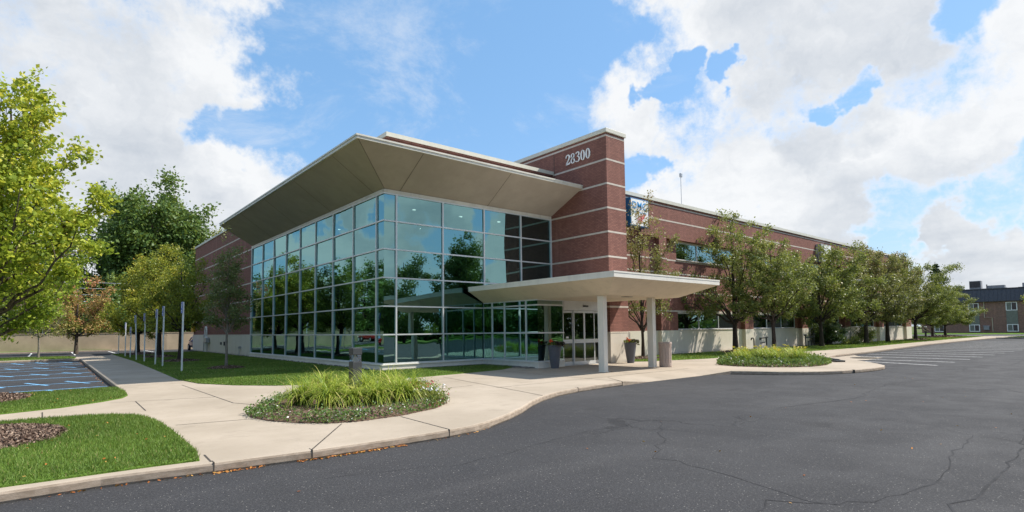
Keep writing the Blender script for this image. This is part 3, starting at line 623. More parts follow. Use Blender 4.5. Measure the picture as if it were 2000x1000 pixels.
# rooms behind the strip windows
b = MB(); b.box(X0+.1, X1-.4, 26, 26.2, 0, 9); b.build('rear_room_wall', M['inside'], BLD)
b = MB(); b.box(X0+.1, X1-.4, FY+.3, 26, 3.6, 3.9); b.box(X0+.1, X1-.4, FY+.3, 26, .0, .1); b.box(X0+.1, X1-.4, FY+.3, 26, 7.3, 7.5); b.build('room_floors', M['inside'], BLD)
# curtain wall
FR = .028
LM = [21.43+2.325*k for k in range(9)]; LM[-1] = 40.2
FM = [11.07, 13.38, 15.69, 18.0]
cw = MB()
for z in ROW[:]:
    cw.box(XC-.055, XC+.06, YC+.0, 40.2, z-FR, z+FR); cw.box(XC+.0, 20.12, YC-.055, YC+.06, z-FR, z+FR)
    cw.box(XC-.056, XC+.01, YC-.056, YC+.01, z-FR, z+FR)
for y in LM: cw.box(XC-.06, XC+.05, y-FR, y+FR, ROW[0], ROW[6]+.02)
for x in FM+[20.09]: cw.box(x-FR-.005, x+FR+.005, YC-.06, YC+.05, ROW[0], ROW[6]+.02)
cwo = cw.build('curtain_wall', M['alu'], BLD)
random.seed(11); g = MB()
ys = [YC]+LM; xs = [XC]+FM+[20.1]
def pane(axis, a, c, z0, z1):
    e = [random.gauss(0, .006) for _ in range(3)]
    w_ = c-a; h_ = z1-z0; o_ = lambda s, q: e[0]*(s-.5)*w_+e[1]*(q-.5)*h_*1.2
    if axis == 'x': g.quad((XC-.0+o_(0, 0), a, z0), (XC+o_(0, 1), a, z1), (XC+o_(1, 1), c, z1), (XC+o_(1, 0), c, z0))
    else: g.quad((a, YC+o_(0, 0), z0), (c, YC+o_(1, 0), z0), (c, YC+o_(1, 1), z1), (a, YC+o_(0, 1), z1))
for r in range(6):
    for i in range(len(ys)-1): pane('x', ys[i], ys[i+1], ROW[r], ROW[r+1])
    for i in range(len(xs)-1): pane('y', xs[i], xs[i+1], ROW[r], ROW[r+1])
g.build('glazing', M['glass'], cwo)
b = MB(); b.box(XC-.10, 15.6, YC-.10, YC+.1, 0, .215); b.box(XC-.10, XC+.1, YC+.1, 40.3, 0, .215)
b.box(XC-.14, 15.62, YC-.14, YC-.02, .215, .245); b.box(XC-.14, XC-.02, YC-.02, 40.3, .215, .245); b.build('glass_wall_plinth', M['canopy_w'], BLD)
b = MB(); b.box(XC-.07, XC+.3, 40.2, 40.26, .0, 7.4); b.build('edge_trim', M['alu'], BLD)
# interior
b = MB(); b.box(XC+.2, 38, YC+.2, 59.3, -.02, .12); b.box(XC+2.6, 38, YC+4.5, 59.3, 3.45, 3.75); b.build('interior_floor', M['inside_floor'], BLD)
b = MB(); b.box(XC+.3, 38, YC+.12, 59.3, 7.42, 7.52); b.box(24, 24.2, YC+.2, 59.3, 0, 7.4); b.box(XC+.3, 24, 34, 34.2, 0, 7.4); b.box(XC+6.5, XC+6.7, 25.5, 34, .1, 7.4); b.box(20.12, 38, YC+.1, YC+.3, 0, 9.3)
for xx, yy in ((13.4, 23.2), (13.4, 28), (18, 23.2), (13.4, 36), (13.4, 41)): b.lathe([(.2, 0), (.2, 7.4)], xx, yy, 16)
b.build('interior_walls', M['inside'], BLD)
b = MB()
for xx, yy in ((15.9, 23), (15.9, 27.1), (13.2, 23), (12.4, 30), (18.3, 22.9), (12.4, 33.5)): b.box(xx-.06, xx+.06, yy-.06, yy+.06, 7.37, 7.40)
b.build('ceiling_lamps', M['lampglow'], BLD)
# roof canopy
b = MB(); TX, TY, TYE = 8.27, 18.48, 39.4; GE = 40.2
zt, zs, zf = 8.72, 8.58, 7.52
b.quad((TX+.06, TY+.06, zs), (XC, YC-.02, zf), (20.12, YC-.02, zf), (20.12, TY+.06, zs), 0)
b.quad((TX+.06, TY+.06, zs), (TX+.06, TYE, zs), (XC, GE, zf), (XC, YC-.02, zf), 0)
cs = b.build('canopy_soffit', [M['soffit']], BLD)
b = MB()
for x0, x1 in ((11.07, 11.2), (15.57, 15.87)):
    b.quad((x0, TY+.1, zs-.022), (x0+.03, TY+.1, zs-.022), (x1+.03, YC-.05, zf+.01-.012), (x1, YC-.05, zf+.01-.012))
for y0, y1 in ((20.98, 21.67), (25.54, 26.37), (30.04, 31.11), (34.6, 35.8)):
    b.quad((TX+.1, y0, zs-.022), (TX+.1, y0+.03, zs-.022), (XC-.03, y1+.03, zf-.002), (XC-.03, y1, zf-.002))
b.quad((TX+.08, TY+.08, zs-.014), (TX+.11, TY+.08, zs-.014), (XC+.01, YC-.05, zf-.004), (XC-.02, YC-.05, zf-.004))
b.build('soffit_joints', M['seam'], BLD)
b = MB(); b.box(TX, 20.12, TY, TY+.06, zs-.01, zt); b.box(TX, TX+.06, TY+.06, TYE, zs-.01, zt); b.box(TX-.03, 20.12, TY-.03, TY, zt-.05, zt+.012); b.box(TX-.03, TX, TY, TYE, zt-.05, zt+.012)
b.box(XC-.03, 20.1, YC-.08, YC+.02, 7.39, 7.52); b.box(XC-.06, XC+.02, YC+.02, 40.25, 7.39, 7.52)
b.quad((TX, TYE, zs), (TX, TYE, zt), (XC, GE, 8.95), (XC, GE, zf))
b.build('canopy_fascia', M['fascia'], BLD)
b = MB(); b.quad((TX, TY, zt), (20.12, TY, zt), (20.12, YC-.2, 8.95), (XC, YC-.2, 8.95)); b.quad((TX, TY, zt), (XC, YC-.2, 8.95), (XC, GE, 8.95), (TX, TYE, zt)); b.box(18.6, 20.12, TY+.5, TY+.62, 8.70, 8.93); b.build('canopy_roof', M['fascia'], BLD)

# entrance canopy: tapered slab on two square columns
CX0, CX1, CY0, CY1 = 14.6, 21.38, 12.06, 20.55; IX0, IX1, IY0 = 15.62, 20.1, 13.2
b = MB(); zt, zs, zb = 3.56, 3.36, 2.86
b.box(CX0, CX1, CY0, CY0+.05, zs, zt); b.box(CX0, CX0+.05, CY0+.05, CY1, zs, zt); b.box(CX1-.05, CX1, CY0+.05, 16.85, zs, zt)
b.quad((CX0+.05, CY0+.05, zt-.02), (CX1-.05, CY0+.05, zt-.02), (CX1-.05, 16.9, zt-.02), (CX0+.05, 16.9, zt-.02)); b.quad((CX0+.05, 16.9, zt-.02), (20.12, 16.9, zt-.02), (20.12, YC-.07, zt-.02), (CX0+.05, YC-.07, zt-.02))
b.box(CX0-.012, CX1+.012, CY0-.012, CY0, zt-.045, zt+.01); b.box(CX0-.012, CX0, CY0, CY1, zt-.045, zt+.01)
ec = b.build('entrance_canopy', M['canopy_w'], BLD)
b = MB(); o_ = .03
b.quad((CX0+o_, CY0+o_, zs), (CX1-o_, CY0+o_, zs), (IX1+.0, IY0, zb), (IX0, IY0, zb)); b.quad((CX0+o_, CY0+o_, zs), (IX0, IY0, zb), (IX0, YC-.07, zb), (CX0+o_, CY1, zs))
b.quad((CX1-o_, CY0+o_, zs), (CX1-o_, 16.88, zs), (IX1, 16.88, zb), (IX1, IY0, zb)); b.quad((IX0, IY0, zb), (IX1, IY0, zb), (IX1, YC-.07, zb), (IX0, YC-.07, zb))
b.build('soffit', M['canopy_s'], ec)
b = MB(); b.box(17.3, 17.7, 13.7, 13.95, 2.845, 2.862); b.build('recessed_light', M['dark_metal'], ec)
for cx, cy in ((15.88, 13.72), (19.15, 13.9)):
    b = MB(); b.box(cx-.11, cx+.11, cy-.14, cy+.14, 0, zb-.001); b.box(cx-.125, cx+.125, cy-.155, cy+.155, 0, .03); b.build('column', M['canopy_w'], ec, bevel=.012)
# vestibule glass box
VX, VY = 15.62, 17.02; vz = [.27, 1.465, 2.64, 2.86]
b = MB()
for z in vz: b.box(VX-.03, VX+.04, VY, YC-.07, z-.03, z+.03); b.box(VX, 17.15, VY-.03, VY+.04, z-.03, z+.03)
for y in (20.1, 19.2, 17.75): b.box(VX-.032, VX+.042, y-.03, y+.03, vz[0], vz[3])
b.box(VX+.9, VX+.96, 17.15, 17.2, vz[0], vz[3])
vo = b.build('vestibule', M['alu'], BLD)
g = MB()
for a, c in ((VY, 17.75), (17.75, 19.2), (19.2, 20.1), (20.1, YC-.07)):
    for r in range(3): g.quad((VX, a, vz[r]), (VX, c, vz[r]), (VX, c, vz[r+1]), (VX, a, vz[r+1]))
for r in range(3): g.quad((VX, VY, vz[r]), (17.1, VY, vz[r]), (17.1, VY, vz[r+1]), (VX, VY, vz[r+1]))
g.build('glazing', M['glass_win'], vo)
b = MB(); b.box(VX-.06, VX+.12, VY-.06, YC-.1, 0, .225); b.box(VX+.12, 17.12, VY-.06, VY+.12, 0, .225); b.box(VX-.09, VX-.02, VY-.09, YC-.14, .225, .25); b.box(VX-.02, 17.12, VY-.09, VY-.02, .225, .25); b.build('plinth', M['canopy_w'], vo)
b = MB(); b.box(VX+.06, 20.1, 17.3, 20.7, .0, .035); b.build('mat_floor', M['inside_floor'], vo)
# doors
DY = 17.2; DX0, DX1 = 17.16, 20.12
b = MB(); b.box(DX0, DX0+.09, DY-.08, DY+.1, 0, 2.86); b.box(DX1-.09, DX1, DY-.08, DY+.1, 0, 2.86); b.box(DX0+.09, DX1-.09, DY-.1, DY+.12, 2.44, 2.86); b.box(DX0+.09, DX1-.09, DY-.03, DY+.05, 0, .02)
do = b.build('door_frame', M['alu'], BLD)
b = MB(); b.box(18.5, 18.78, DY-.16, DY-.1, 2.60, 2.67); b.build('door_sensor', M['dark_metal'], do)
dw = (DX1-DX0-.18)/4
for k in range(4):
    a = DX0+.09+k*dw; c = a+dw; yy = DY+(.0 if k in (1, 2) else .045); s_ = .05
    b = MB(); b.box(a, a+s_, yy-.02, yy+.02, .03, 2.43); b.box(c-s_, c, yy-.02, yy+.02, .03, 2.43); b.box(a+s_, c-s_, yy-.02, yy+.02, .03, .17); b.box(a+s_, c-s_, yy-.02, yy+.02, 2.33, 2.43); b.box(a+s_, c-s_, yy-.022, yy+.022, .98, 1.15)
    do_ = b.build('sliding_door', M['alu'], BLD)
    g = MB(); g.quad((a+s_, yy, .17), (c-s_, yy, .17), (c-s_, yy, 2.33), (a+s_, yy, 2.33)); g.build('door_glass', M['glass_clear'], do_)
    if k == 0: b = MB(); b.box(a+.25, a+.42, yy-.012, yy-.005, 1.2, 1.28); b.build('door_sticker', M['white'], do_)
b = MB(); b.box(VX+.3, 20.1, 20.2, 20.4, 0, 2.86); b.build('vestibule_back_wall', M['inside'], BLD)

# house number 28300 as raised serif numerals on the tower flank
def ring(b, cu, cv, ou, ov, iu, iv, S, n=28, tilt=0.0):
    for k in range(n):
        a0, a1 = 2*math.pi*k/n, 2*math.pi*(k+1)/n
        p = lambda u, v, a, q: (cu+u*math.cos(a+tilt*q), cv+v*math.sin(a+tilt*q))
        S([p(ou, ov, a0, 0), p(ou, ov, a1, 0), p(iu, iv, a1, 1), p(iu, iv, a0, 1)])
def stroke(b, pts, ws, S):
    P_ = [Vector(p) for p in pts]; L, Q = [], []
    for k, p in enumerate(P_):
        tg = (P_[min(k+1, len(P_)-1)]-P_[max(k-1, 0)]).normalized(); w_ = ws[k]/2
        L.append((p.x-tg.y*w_, p.y+tg.x*w_)); Q.append((p.x+tg.y*w_, p.y-tg.x*w_))
    for k in range(len(P_)-1): S([Q[k], Q[k+1], L[k+1], L[k]])
b = MB(); HN_Y0, HN_Z, HH, PW = 19.60, 9.99, .52, .342
def S_factory(idx):
    def S(p2):
        q = [(HN_Y0-idx*PW-u*HH*1.18, HN_Z+v*HH) for u, v in p2]
        fr_ = [(TX0-.05, y, z) for y, z in q]; bk = [(TX0-.01, y, z) for y, z in q]
        b.poly(fr_); n = len(q)
        for k in range(n): j = (k+1) % n; b.quad(fr_[k], fr_[j], bk[j], bk[k])
    return S
S = S_factory(0)
stroke(b, [(.06, .70), (.09, .86), (.2, .97), (.33, .97), (.43, .88), (.46, .74), (.41, .58), (.29, .38), (.16, .2), (.05, .05)], [.10, .09, .07, .10, .14, .15, .13, .09, .07, .06], S)
stroke(b, [(.04, .075), (.3, .075), (.46, .10), (.50, .24)], [.15, .15, .13, .03], S); S([(.03, .72), (.08, .66), (.14, .70), (.12, .78)])
DG = [b]; b = MB(); DG.append(b); S = S_factory(1); ring(b, .27, .76, .2, .24, .10, .19, S, tilt=.2); ring(b, .27, .26, .235, .265, .125, .205, S, tilt=.2); S([(.12, .62), (.36, .42), (.45, .46), (.2, .68)])
b = MB(); DG.append(b); S = S_factory(2)
stroke(b, [(.07, .80), (.13, .92), (.25, .98), (.38, .93), (.42, .80), (.38, .66), (.26, .565), (.17, .55)], [.07, .07, .06, .11, .13, .11, .06, .04], S)
stroke(b, [(.2, .56), (.34, .52), (.44, .4), (.45, .24), (.36, .08), (.2, .02), (.09, .07), (.05, .14)], [.04, .09, .13, .14, .10, .06, .08, .09], S)
for i in (3, 4): b = MB(); DG.append(b); S = S_factory(i); ring(b, .27, .5, .24, .5, .105, .45, S)
for b in DG: b.build('house_number_digit', M['white'], BLD)

# rooftop mast
o = empty('roof_mast', (38.9, 25, 9.4), 'thin pole with a small floodlight standing on the right roof', 'mast')
b = MB(); b.tube([(38.9, 25, 9.0), (38.9, 25, 13.8)], .022, 8); b.build('pole', M['galv'], o)
b = MB(); b.box(38.8, 39.02, 24.9, 25.08, 13.8, 14.12); b.build('lamp_head', M['galv'], o, bevel=.03)

# ------------------------------------------------------------------ wall signs
def text_mesh(name, txt, size, matr, parent, M4, extr=.004, offset=0.0, align='LEFT', shear=0.0, spacing=1.0):
    cu = bpy.data.curves.new(name, 'FONT'); cu.body = txt; cu.size = size; cu.extrude = extr; cu.offset = offset; cu.align_x = align; cu.shear = shear; cu.space_character = spacing
    to = bpy.data.objects.new(name+'_t', cu); COL.objects.link(to); bpy.context.view_layer.update()
    me = bpy.data.meshes.new_from_object(to.evaluated_get(bpy.context.evaluated_depsgraph_get())); bpy.data.objects.remove(to)
    me.name = name; me.transform(M4); me.materials.clear(); me.materials.append(matr)
    o = bpy.data.objects.new(name, me); COL.objects.link(o)
    if parent: o.parent = parent; me.transform(Matrix.Translation(-parent_world(parent)))
    return o
def face_front(x, y, z): return Matrix(((1, 0, 0, x), (0, 0, -1, y), (0, 1, 0, z), (0, 0, 0, 1)))
o = empty('wall_sign', (24.8, 19.66, 7.4), 'square blue edged sign with blue DMC letters on the brick wall beside the tower', 'sign')
b = MB(); b.box(24.8, 26.45, 19.2, 19.66, 7.38, 8.98); b.build('cabinet', M['dmcblue'], o, bevel=.01)
b = MB(); b.box(24.86, 26.39, 19.188, 19.2, 7.44, 8.92); b.build('face_panel', M['white'], o)
text_mesh('letters', 'DMC', .58, M['dmctext'], o, face_front(24.93, 19.182, 8.38), offset=.008, spacing=1.08)
text_mesh('small_letters', 'Sports Medicine', .2, M['txtgrey'], o, face_front(24.95, 19.182, 8.14))
b = MB()
def S(p2): b.poly([(25.62+u, 19.181, 7.76+v) for u, v in p2])
ring(b, 0, 0, .22, .22, .165, .165, S); ring(b, 0, 0, .07, .07, .02, .02, S, 10)
for k in range(8): a = k*math.pi/4; S([(.06*math.cos(a-.25), .06*math.sin(a-.25)), (.17*math.cos(a-.1), .17*math.sin(a-.1)), (.17*math.cos(a+.1), .17*math.sin(a+.1)), (.06*math.cos(a+.25), .06*math.sin(a+.25))])
for k in range(5): S([(.02, .24-k*.075), (.3+.05*(5-k), .40-k*.06), (.33+.05*(5-k), .36-k*.06), (.05, .19-k*.075)])
b.build('wheel_emblem', M['logo_red'], o)
o = empty('wall_sign', (51, 19.66, 7.8), 'small white square sign box high on the brick wall above the far trees', 'sign')
b = MB(); b.box(51, 53.1, 19.2, 19.66, 7.2, 8.75); b.build('cabinet', M['galv'], o, bevel=.01)
b = MB(); b.box(51.08, 53.02, 19.188, 19.2, 7.28, 8.67); b.build('face_panel', M['white'], o)
for k, (x, z, w_, h_) in enumerate(((51.5, 8.0, .35, .12), (52.2, 7.85, .45, .25), (51.4, 7.6, .9, .1))): pass
o = empty('arm_lamp', (53.6, 19.6, 5.5), 'white lamp on a long arm reaching out from the brick wall through the trees', 'lamp')
b = MB(); b.tube([(53.6, 19.7, 5.2), (53.6, 19.0, 5.45), (53.3, 17.6, 5.5)], .035, 8); b.build('arm', M['galv'], o)
b = MB(); b.prism([(53.1, 17.6), (53.3, 16.75), (53.6, 16.75), (53.65, 17.6)], 5.44, 5.56); b.build('lamp_head', M['white'], o, bevel=.03)

# ------------------------------------------------------------------ planters, trash can, bollard, posts
def planter(x, y, label, seed, flip):
    o = empty('planter', (x, y, 0), label, 'planter', 'tall grey planters beside the sliding doors'); random.seed(seed)
    b = MB(); b.lathe([(.0, .0), (.155, .0), (.165, .02), (.285, .90), (.30, .905), (.30, .95), (.27, .95), (.262, .86), (0, .86)], x, y, 32); b.build('pot', M['pot'], o, smooth=False)
    b = MB(); b.lathe([(.268, .86), (.15, .89), (0, .90)], x, y, 18); b.build('soil', M['mulch'], o)
    P_ = []; 
    for _ in range(420):
        a = random.uniform(0, 6.28); r = random.uniform(0, .3); P_.append((r*math.cos(a), r*math.sin(a), .9+random.uniform(.0, .2)*(1-r)))
    np_mesh('foliage', scatter_quads(np.array(P_), .045), 4, M['l_pear2'], o, rng.random(420)*.8)
    P_ = []
    for _ in range(300):
        a = random.gauss(flip, .7); r = random.uniform(.12, .42); P_.append((r*math.cos(a), r*math.sin(a), 1.08-random.uniform(0, .9)*max(0, r-.15)))
    np_mesh('trailing_foliage', scatter_quads(np.array(P_), .05), 4, M['l_purple'], o, rng.random(300)*.9)
    b = MB()
    for k in range(5):
        a = flip+math.pi+random.uniform(-.6, .9); r = random.uniform(.06, .2); cx, cy, cz = x+r*math.cos(a), y+r*math.sin(a), 1.06+random.uniform(-.04, .10)
        for q in range(26):
            u = Vector((random.gauss(0, 1), random.gauss(0, 1), random.gauss(0, .8))).normalized()*.055; v_ = u.orthogonal().normalized()*.022; w_ = u.cross(v_).normalized()*.022; c0 = Vector((cx, cy, cz))+u
            b.quad(c0-v_, c0-w_, c0+v_, c0+w_, 0 if k < 3 else 1)
    b.build('flowers', [M['red'], M['orange']] if seed == 1 else [M['orange'], M['red']], o)
    return o
planter(16.12, 16.55, 'tall tapered grey planter with red flowers left of the sliding doors', 1, -1.2)
planter(20.85, 16.35, 'tall tapered grey planter with orange flowers in front of the brick tower', 2, -.4)
o = empty('trash_can', (19.62, 13.62, 0), 'ribbed pinkish concrete trash can beside the right canopy column', 'trash can')
b = MB(); K = 48; prof = [(.0, .0), (.235, .0), (.25, .03), (.25, .14), (.25, .16), (.25, .78), (.25, .80), (.265, .90), (.275, .93), (.275, 1.0), (.26, 1.02), (.2, 1.02), (.19, .9), (0, .9)]
for r_, h_ in prof:
    for k in range(K):
        rr_ = r_-(.016 if (k % 4 == 0 and .15 < h_ < .79) else 0); a = 2*math.pi*k/K; b.v.append((19.66+rr_*math.cos(a), 13.62+rr_*math.sin(a), h_))
for j in range(len(prof)-1):
    for k in range(K): q = (k+1) % K; b.f.append((j*K+k, j*K+q, (j+1)*K+q, (j+1)*K+k)); b.m.append(0)
b.build('shell', M['trash'], o)
b = MB(); b.lathe([(.195, .9), (.19, .97), (.10, .98), (.09, .9)], 19.66, 13.62, 24); b.build('liner', M['dark_metal'], o)

bx, by = 5.86, 13.1
o = empty('bollard_light', (bx, by, 0), 'square grey bollard light standing in the front grass bed', 'bollard')
b = MB(); b.box(bx-.12, bx+.12, by-.12, by+.12, 0, .86); b.build('post', M['bollard'], o, bevel=.008)
b = MB(); b.box(bx-.105, bx+.105, by-.105, by+.105, .86, 1.03); b.build('lens', M['glass_lens'], o)
b = MB(); b.lathe([(.085, .861), (.06, .93), (.03, .98), (.02, 1.03)], bx, by, 20); b.build('reflector', M['lamp_lens'], o, smooth=True)
b = MB(); b.box(bx-.122, bx+.122, by-.122, by+.122, 1.03, 1.20); b.build('cap', M['bollard'], o, bevel=.008)

posts = [(4.34, 26.98, 2.95, .0, 'nearest and tallest looking silver sign post on the lawn'), (4.32, 31.99, 2.97, .0, 'second nearest silver sign post from the camera'), (4.25, 33.91, 2.89, -.012, 'third silver sign post, close behind the second'),
         (4.25, 38.21, 2.83, .005, 'fourth silver sign post along the walkway'), (4.14, 40.89, 2.77, .035, 'fifth silver sign post, leaning away from the walkway'), (4.27, 45.72, 2.1, -.01, 'sixth silver sign post, the shortest of the row'),
         (4.2, 48.15, 2.45, .0, 'seventh silver sign post, next to last in the row'), (4.34, 54.89, 2.48, .0, 'farthest silver sign post at the end of the walkway')]
first = None
def make_post(h):
    o = empty('sign_post', (0, 0, 0), '', 'sign post', 'silver sign posts along the walkway')
    b = MB(); b.box(-.03, .03, -.03, .03, 0, 1.0); p = b.build('post', M['pole'], o); p.scale.z = h
    b = MB(); b.box(-.058, -.046, -.15, .15, -.48, 0, 0); b.box(-.06, -.058, -.13, .13, -.46, -.02, 1); b.box(-.062, -.06, -.12, .12, -.45, -.03, 0)
    b.box(-.064, -.062, -.05, .05, -.25, -.1, 1); b.box(-.064, -.062, -.09, .09, -.40, -.35, 1)
    q = b.build('sign_plate', [M['signblue'], M['white']], o); q.location.z = h
    return o
for x, y, h, lean, lab in posts:
    o = make_post(h); o.location = (x, y, 0); o['label'] = lab; o.rotation_euler = (0, -lean, random.uniform(-.05, .05))

# landscape spotlights in the front bed
for i, (x, y, lab) in enumerate(((4.42, 9.68, 'small black garden spotlight at the front edge of the planting bed'), (5.2, 11.3, 'small black garden spotlight half hidden among the arching grass'))):
    o = empty('garden_spotlight', (x, y, 0), lab, 'spotlight', 'garden spotlights in the front bed')
    b = MB(); b.tube([(x, y, 0), (x, y, .08)], .012, 8); b.build('stake', M['dark_metal'], o)
    b = MB(); b.tube([(x-.01, y-.03, .07), (x+.02, y+.05, .16)], [.03, .042], 14); b.build('lamp_head', M['dark_metal'], o)
# splash block and metal fixtures on the right
o = empty('drain_tray', (28.2, 10.4, 0), 'flat black tray lying on the concrete at the tip of the right flower bed', 'tray')
b = MB(); b.prism([(26.9, 9.75), (27.3, 9.5), (29.3, 11.0), (29.0, 11.5)], .0, .07); b.build('base', M['dark_metal'], o, bevel=.01)
b = MB(); b.prism([(27.3, 9.95), (27.5, 9.8), (29.1, 11.05), (28.95, 11.3)], .07, .11); b.build('cover', M['dark_metal'], o, bevel=.01)
def pipes(x, y, segs, label):
    o = empty('pipe_stand', (x, y, 0), label, 'pipe stand', 'dark pipe stands in front of the pale wall base')
    for nm, pts, r_ in segs:
        b = MB(); b.tube([(x+p[0], y+p[1], p[2]) for p in pts], r_, 8); b.build(nm, M['dark_metal'], o)
pipes(38.6, 19.3, [('riser', [(0, 0, 0), (0, 0, .72), (-.1, 0, .82), (-.35, 0, .82), (-.38, 0, .68)], .045)], 'single bent dark pipe rising from the grass, leftmost of the wall pipes')
pipes(40.3, 19.3, [('riser', [(.2, 0, 0), (.2, 0, .85)], .05), ('top_rail', [(-.75, 0, .78), (.4, 0, .85)], .05), ('lower_rail', [(-.72, 0, .45), (-.1, 0, .48)], .045), ('elbow', [(-.75, 0, .65), (-.75, 0, .84)], .06)], 'dark pipe with two stub arms on one leg, middle of the wall pipes')
pipes(47.0, 18.9, [('riser', [(-.75, 0, 0), (-.75, 0, .9)], .05), ('riser', [(.85, 0, 0), (.85, 0, .95)], .05), ('top_rail', [(-.8, 0, .72), (.85, 0, .75)], .055), ('cross_pipe', [(-.3, 0, 0), (-.25, 0, .42), (.35, 0, .42), (.35, 0, 0)], .04), ('cap', [(-.95, 0, .92), (-.65, 0, .92)], .07), ('cap', [(.7, 0, .97), (1.02, 0, .97)], .07)], 'two legged dark pipe frame with a cross bar, rightmost of the wall pipes')
o = empty('gas_pipework', (10.3, 54.2, 0), 'white looped vent pipe and grey meter against the shaded side wall', 'pipework')
b = MB(); b.tube([(10.35, 53.6, 0), (10.35, 53.6, .6), (10.3, 53.6, 1.9), (10.3, 53.45, 2.15), (10.3, 53.1, 2.15), (10.3, 52.95, 1.9), (10.3, 52.95, 1.1)], .06, 10); b.build('looped_pipe', M['white'], o)
b = MB(); b.box(10.15, 10.45, 52.5, 53.4, .8, 1.25); b.build('meter', M['galv'], o, bevel=.05)
b = MB(); b.tube([(10.3, 52.7, 0), (10.3, 52.7, .8)], .05, 8); b.tube([(10.3, 54.0, .0), (10.3, 54.0, 1.5), (10.42, 54.0, 1.6)], .04, 8); b.build('riser', M['galv'], o)
o = empty('hose_tap', (10.4, 42.6, 0), 'small grey tap on the pale side wall base near the glass', 'tap')
b = MB(); b.tube([(10.36, 42.6, 0), (10.36, 42.6, .55)], .025, 8); b.box(10.3, 10.46, 42.5, 42.7, .5, .66); b.build('tap', M['galv'], o)
o = empty('junction_box', (10.46, 47.5, .5), 'small dark outlet box on the pale side wall base', 'outlet box')
b = MB(); b.box(10.38, 10.47, 47.2, 47.35, .65, .95); b.box(10.38, 10.47, 48.3, 48.45, .7, .9); b.build('box', M['bollard'], o)
o = empty('yellow_sign', (10.5, 59.4, 1.8), 'small orange yellow sign on the rear corner of the brick side wall', 'sign')
b = MB(); b.box(10.30, 10.5, 58.9, 59.74, 1.75, 2.55); b.build('panel', M['yellowsign'], o)

# ------------------------------------------------------------------ planting beds
BED1 = [(3.05, 11.9), (2.98, 11.3), (3.1, 10.65), (3.4, 10.05), (3.8, 9.6), (4.27, 9.42), (5.21, 9.5), (6.15, 9.87), (6.8, 10.4), (7.15, 11.0), (7.5, 12.0), (7.6, 13.0), (7.2, 14.3), (6.6, 15.0), (5.6, 15.0), (4.6, 14.2), (3.7, 13.0)]
BED2 = [(22.0, 12.6), (21.7, 11.6), (22.0, 10.5), (22.6, 9.75), (23.5, 9.35), (24.6, 9.3), (26.2, 9.7), (28.2, 11.0), (29.2, 12.4), (28.9, 13.6), (27.5, 14.0), (24.5, 13.9)]
for nm, pl in (('planting_bed', BED1), ('planting_bed', BED2)):
    b = MB(); b.prism(pl, 0, .012); cx = sum(p[0] for p in pl)/len(pl); cy = sum(p[1] for p in pl)/len(pl)
    inner = [(cx+(p[0]-cx)*.8, cy+(p[1]-cy)*.8) for p in pl]; n = len(pl)
    for k in range(n): j = (k+1) % n; b.quad((*pl[k], .012), (*pl[j], .012), (*inner[j], .11), (*inner[k], .11))
    b.poly([(*p, .11) for p in inner]); tag(b.build(nm, M['mulch']), kind='structure')
def samp(poly, n, edge=None):
    xs_, ys_ = [p[0] for p in poly], [p[1] for p in poly]; o = []
    while len(o) < n:
        x, y = rng.uniform(min(xs_), max(xs_), 4*n), rng.uniform(min(ys_), max(ys_), 4*n); k = inpoly(x, y, poly)
        if edge is not None:
            cx, cy = sum(xs_)/len(xs_), sum(ys_)/len(ys_); inn = [(cx+(p[0]-cx)*edge, cy+(p[1]-cy)*edge) for p in poly]; k &= ~inpoly(x, y, inn)
        o += list(zip(x[k], y[k]))
    return np.array(o[:n])
pts = np.concatenate([samp(BED1, 2600), samp(BED2, 1200)]); P_ = np.c_[pts, .09+rng.uniform(0, .05, len(pts))]
tag(np_mesh('mulch_chips', scatter_quads(P_, .03, flat=True), 4, M['chips'], tint=rng.random(len(P_))), 'brown mulch chips covering the planting beds', 'mulch', kind='stuff')
e1 = samp([(5.2+(p[0]-5.2)*1.025, 12+(p[1]-12)*1.025) for p in BED1], 11000, .76); e1 = e1[(rng.random(len(e1)) < .4+.6*((np.sin(e1[:, 0]*5)+np.sin(e1[:, 1]*4)) > -.3)) & ((e1[:, 0] < 4.6) | (e1[:, 0] > 5.9) | (rng.random(len(e1)) < .6))]; e2 = samp([(25.2+(p[0]-25.2)*1.02, 11.6+(p[1]-11.6)*1.03) for p in BED2], 11000, .5)
def inner_of(poly, k_): cx, cy = sum(p[0] for p in poly)/len(poly), sum(p[1] for p in poly)/len(poly); return [(cx+(p[0]-cx)*k_, cy+(p[1]-cy)*k_) for p in poly]
z1_ = np.where(inpoly(e1[:, 0], e1[:, 1], inner_of(BED1, .93)), .085, .03)
V1 = scatter_quads(np.c_[e1, z1_+np.abs(rng.normal(0, .07, len(e1)))], .026); V2 = scatter_quads(np.c_[e2, np.where(inpoly(e2[:, 0], e2[:, 1], inner_of(BED2, .93)), .1, .03)+np.abs(rng.normal(0, .1, len(e2)))], .045)
tt1 = rng.random(len(e1))*.86; fl = rng.random(len(e1)) < .045; tt1[fl] = .93; fl = (rng.random(len(e1)) < .14) & (e1[:, 0] > 6.0) & (e1[:, 1] < 12.5); tt1[fl] = np.where(rng.random(fl.sum()) < .5, .93, 1.0)
tt2 = rng.random(len(e2))*.84; fl = rng.random(len(e2)) < .02; tt2[fl] = .93
tag(np_mesh('ground_cover', np.concatenate([V1, V2]), 4, M['cover'], tint=np.concatenate([tt1, tt2])), 'low leafy ground cover with white and pink flowers edging the beds', 'ground cover', kind='stuff')
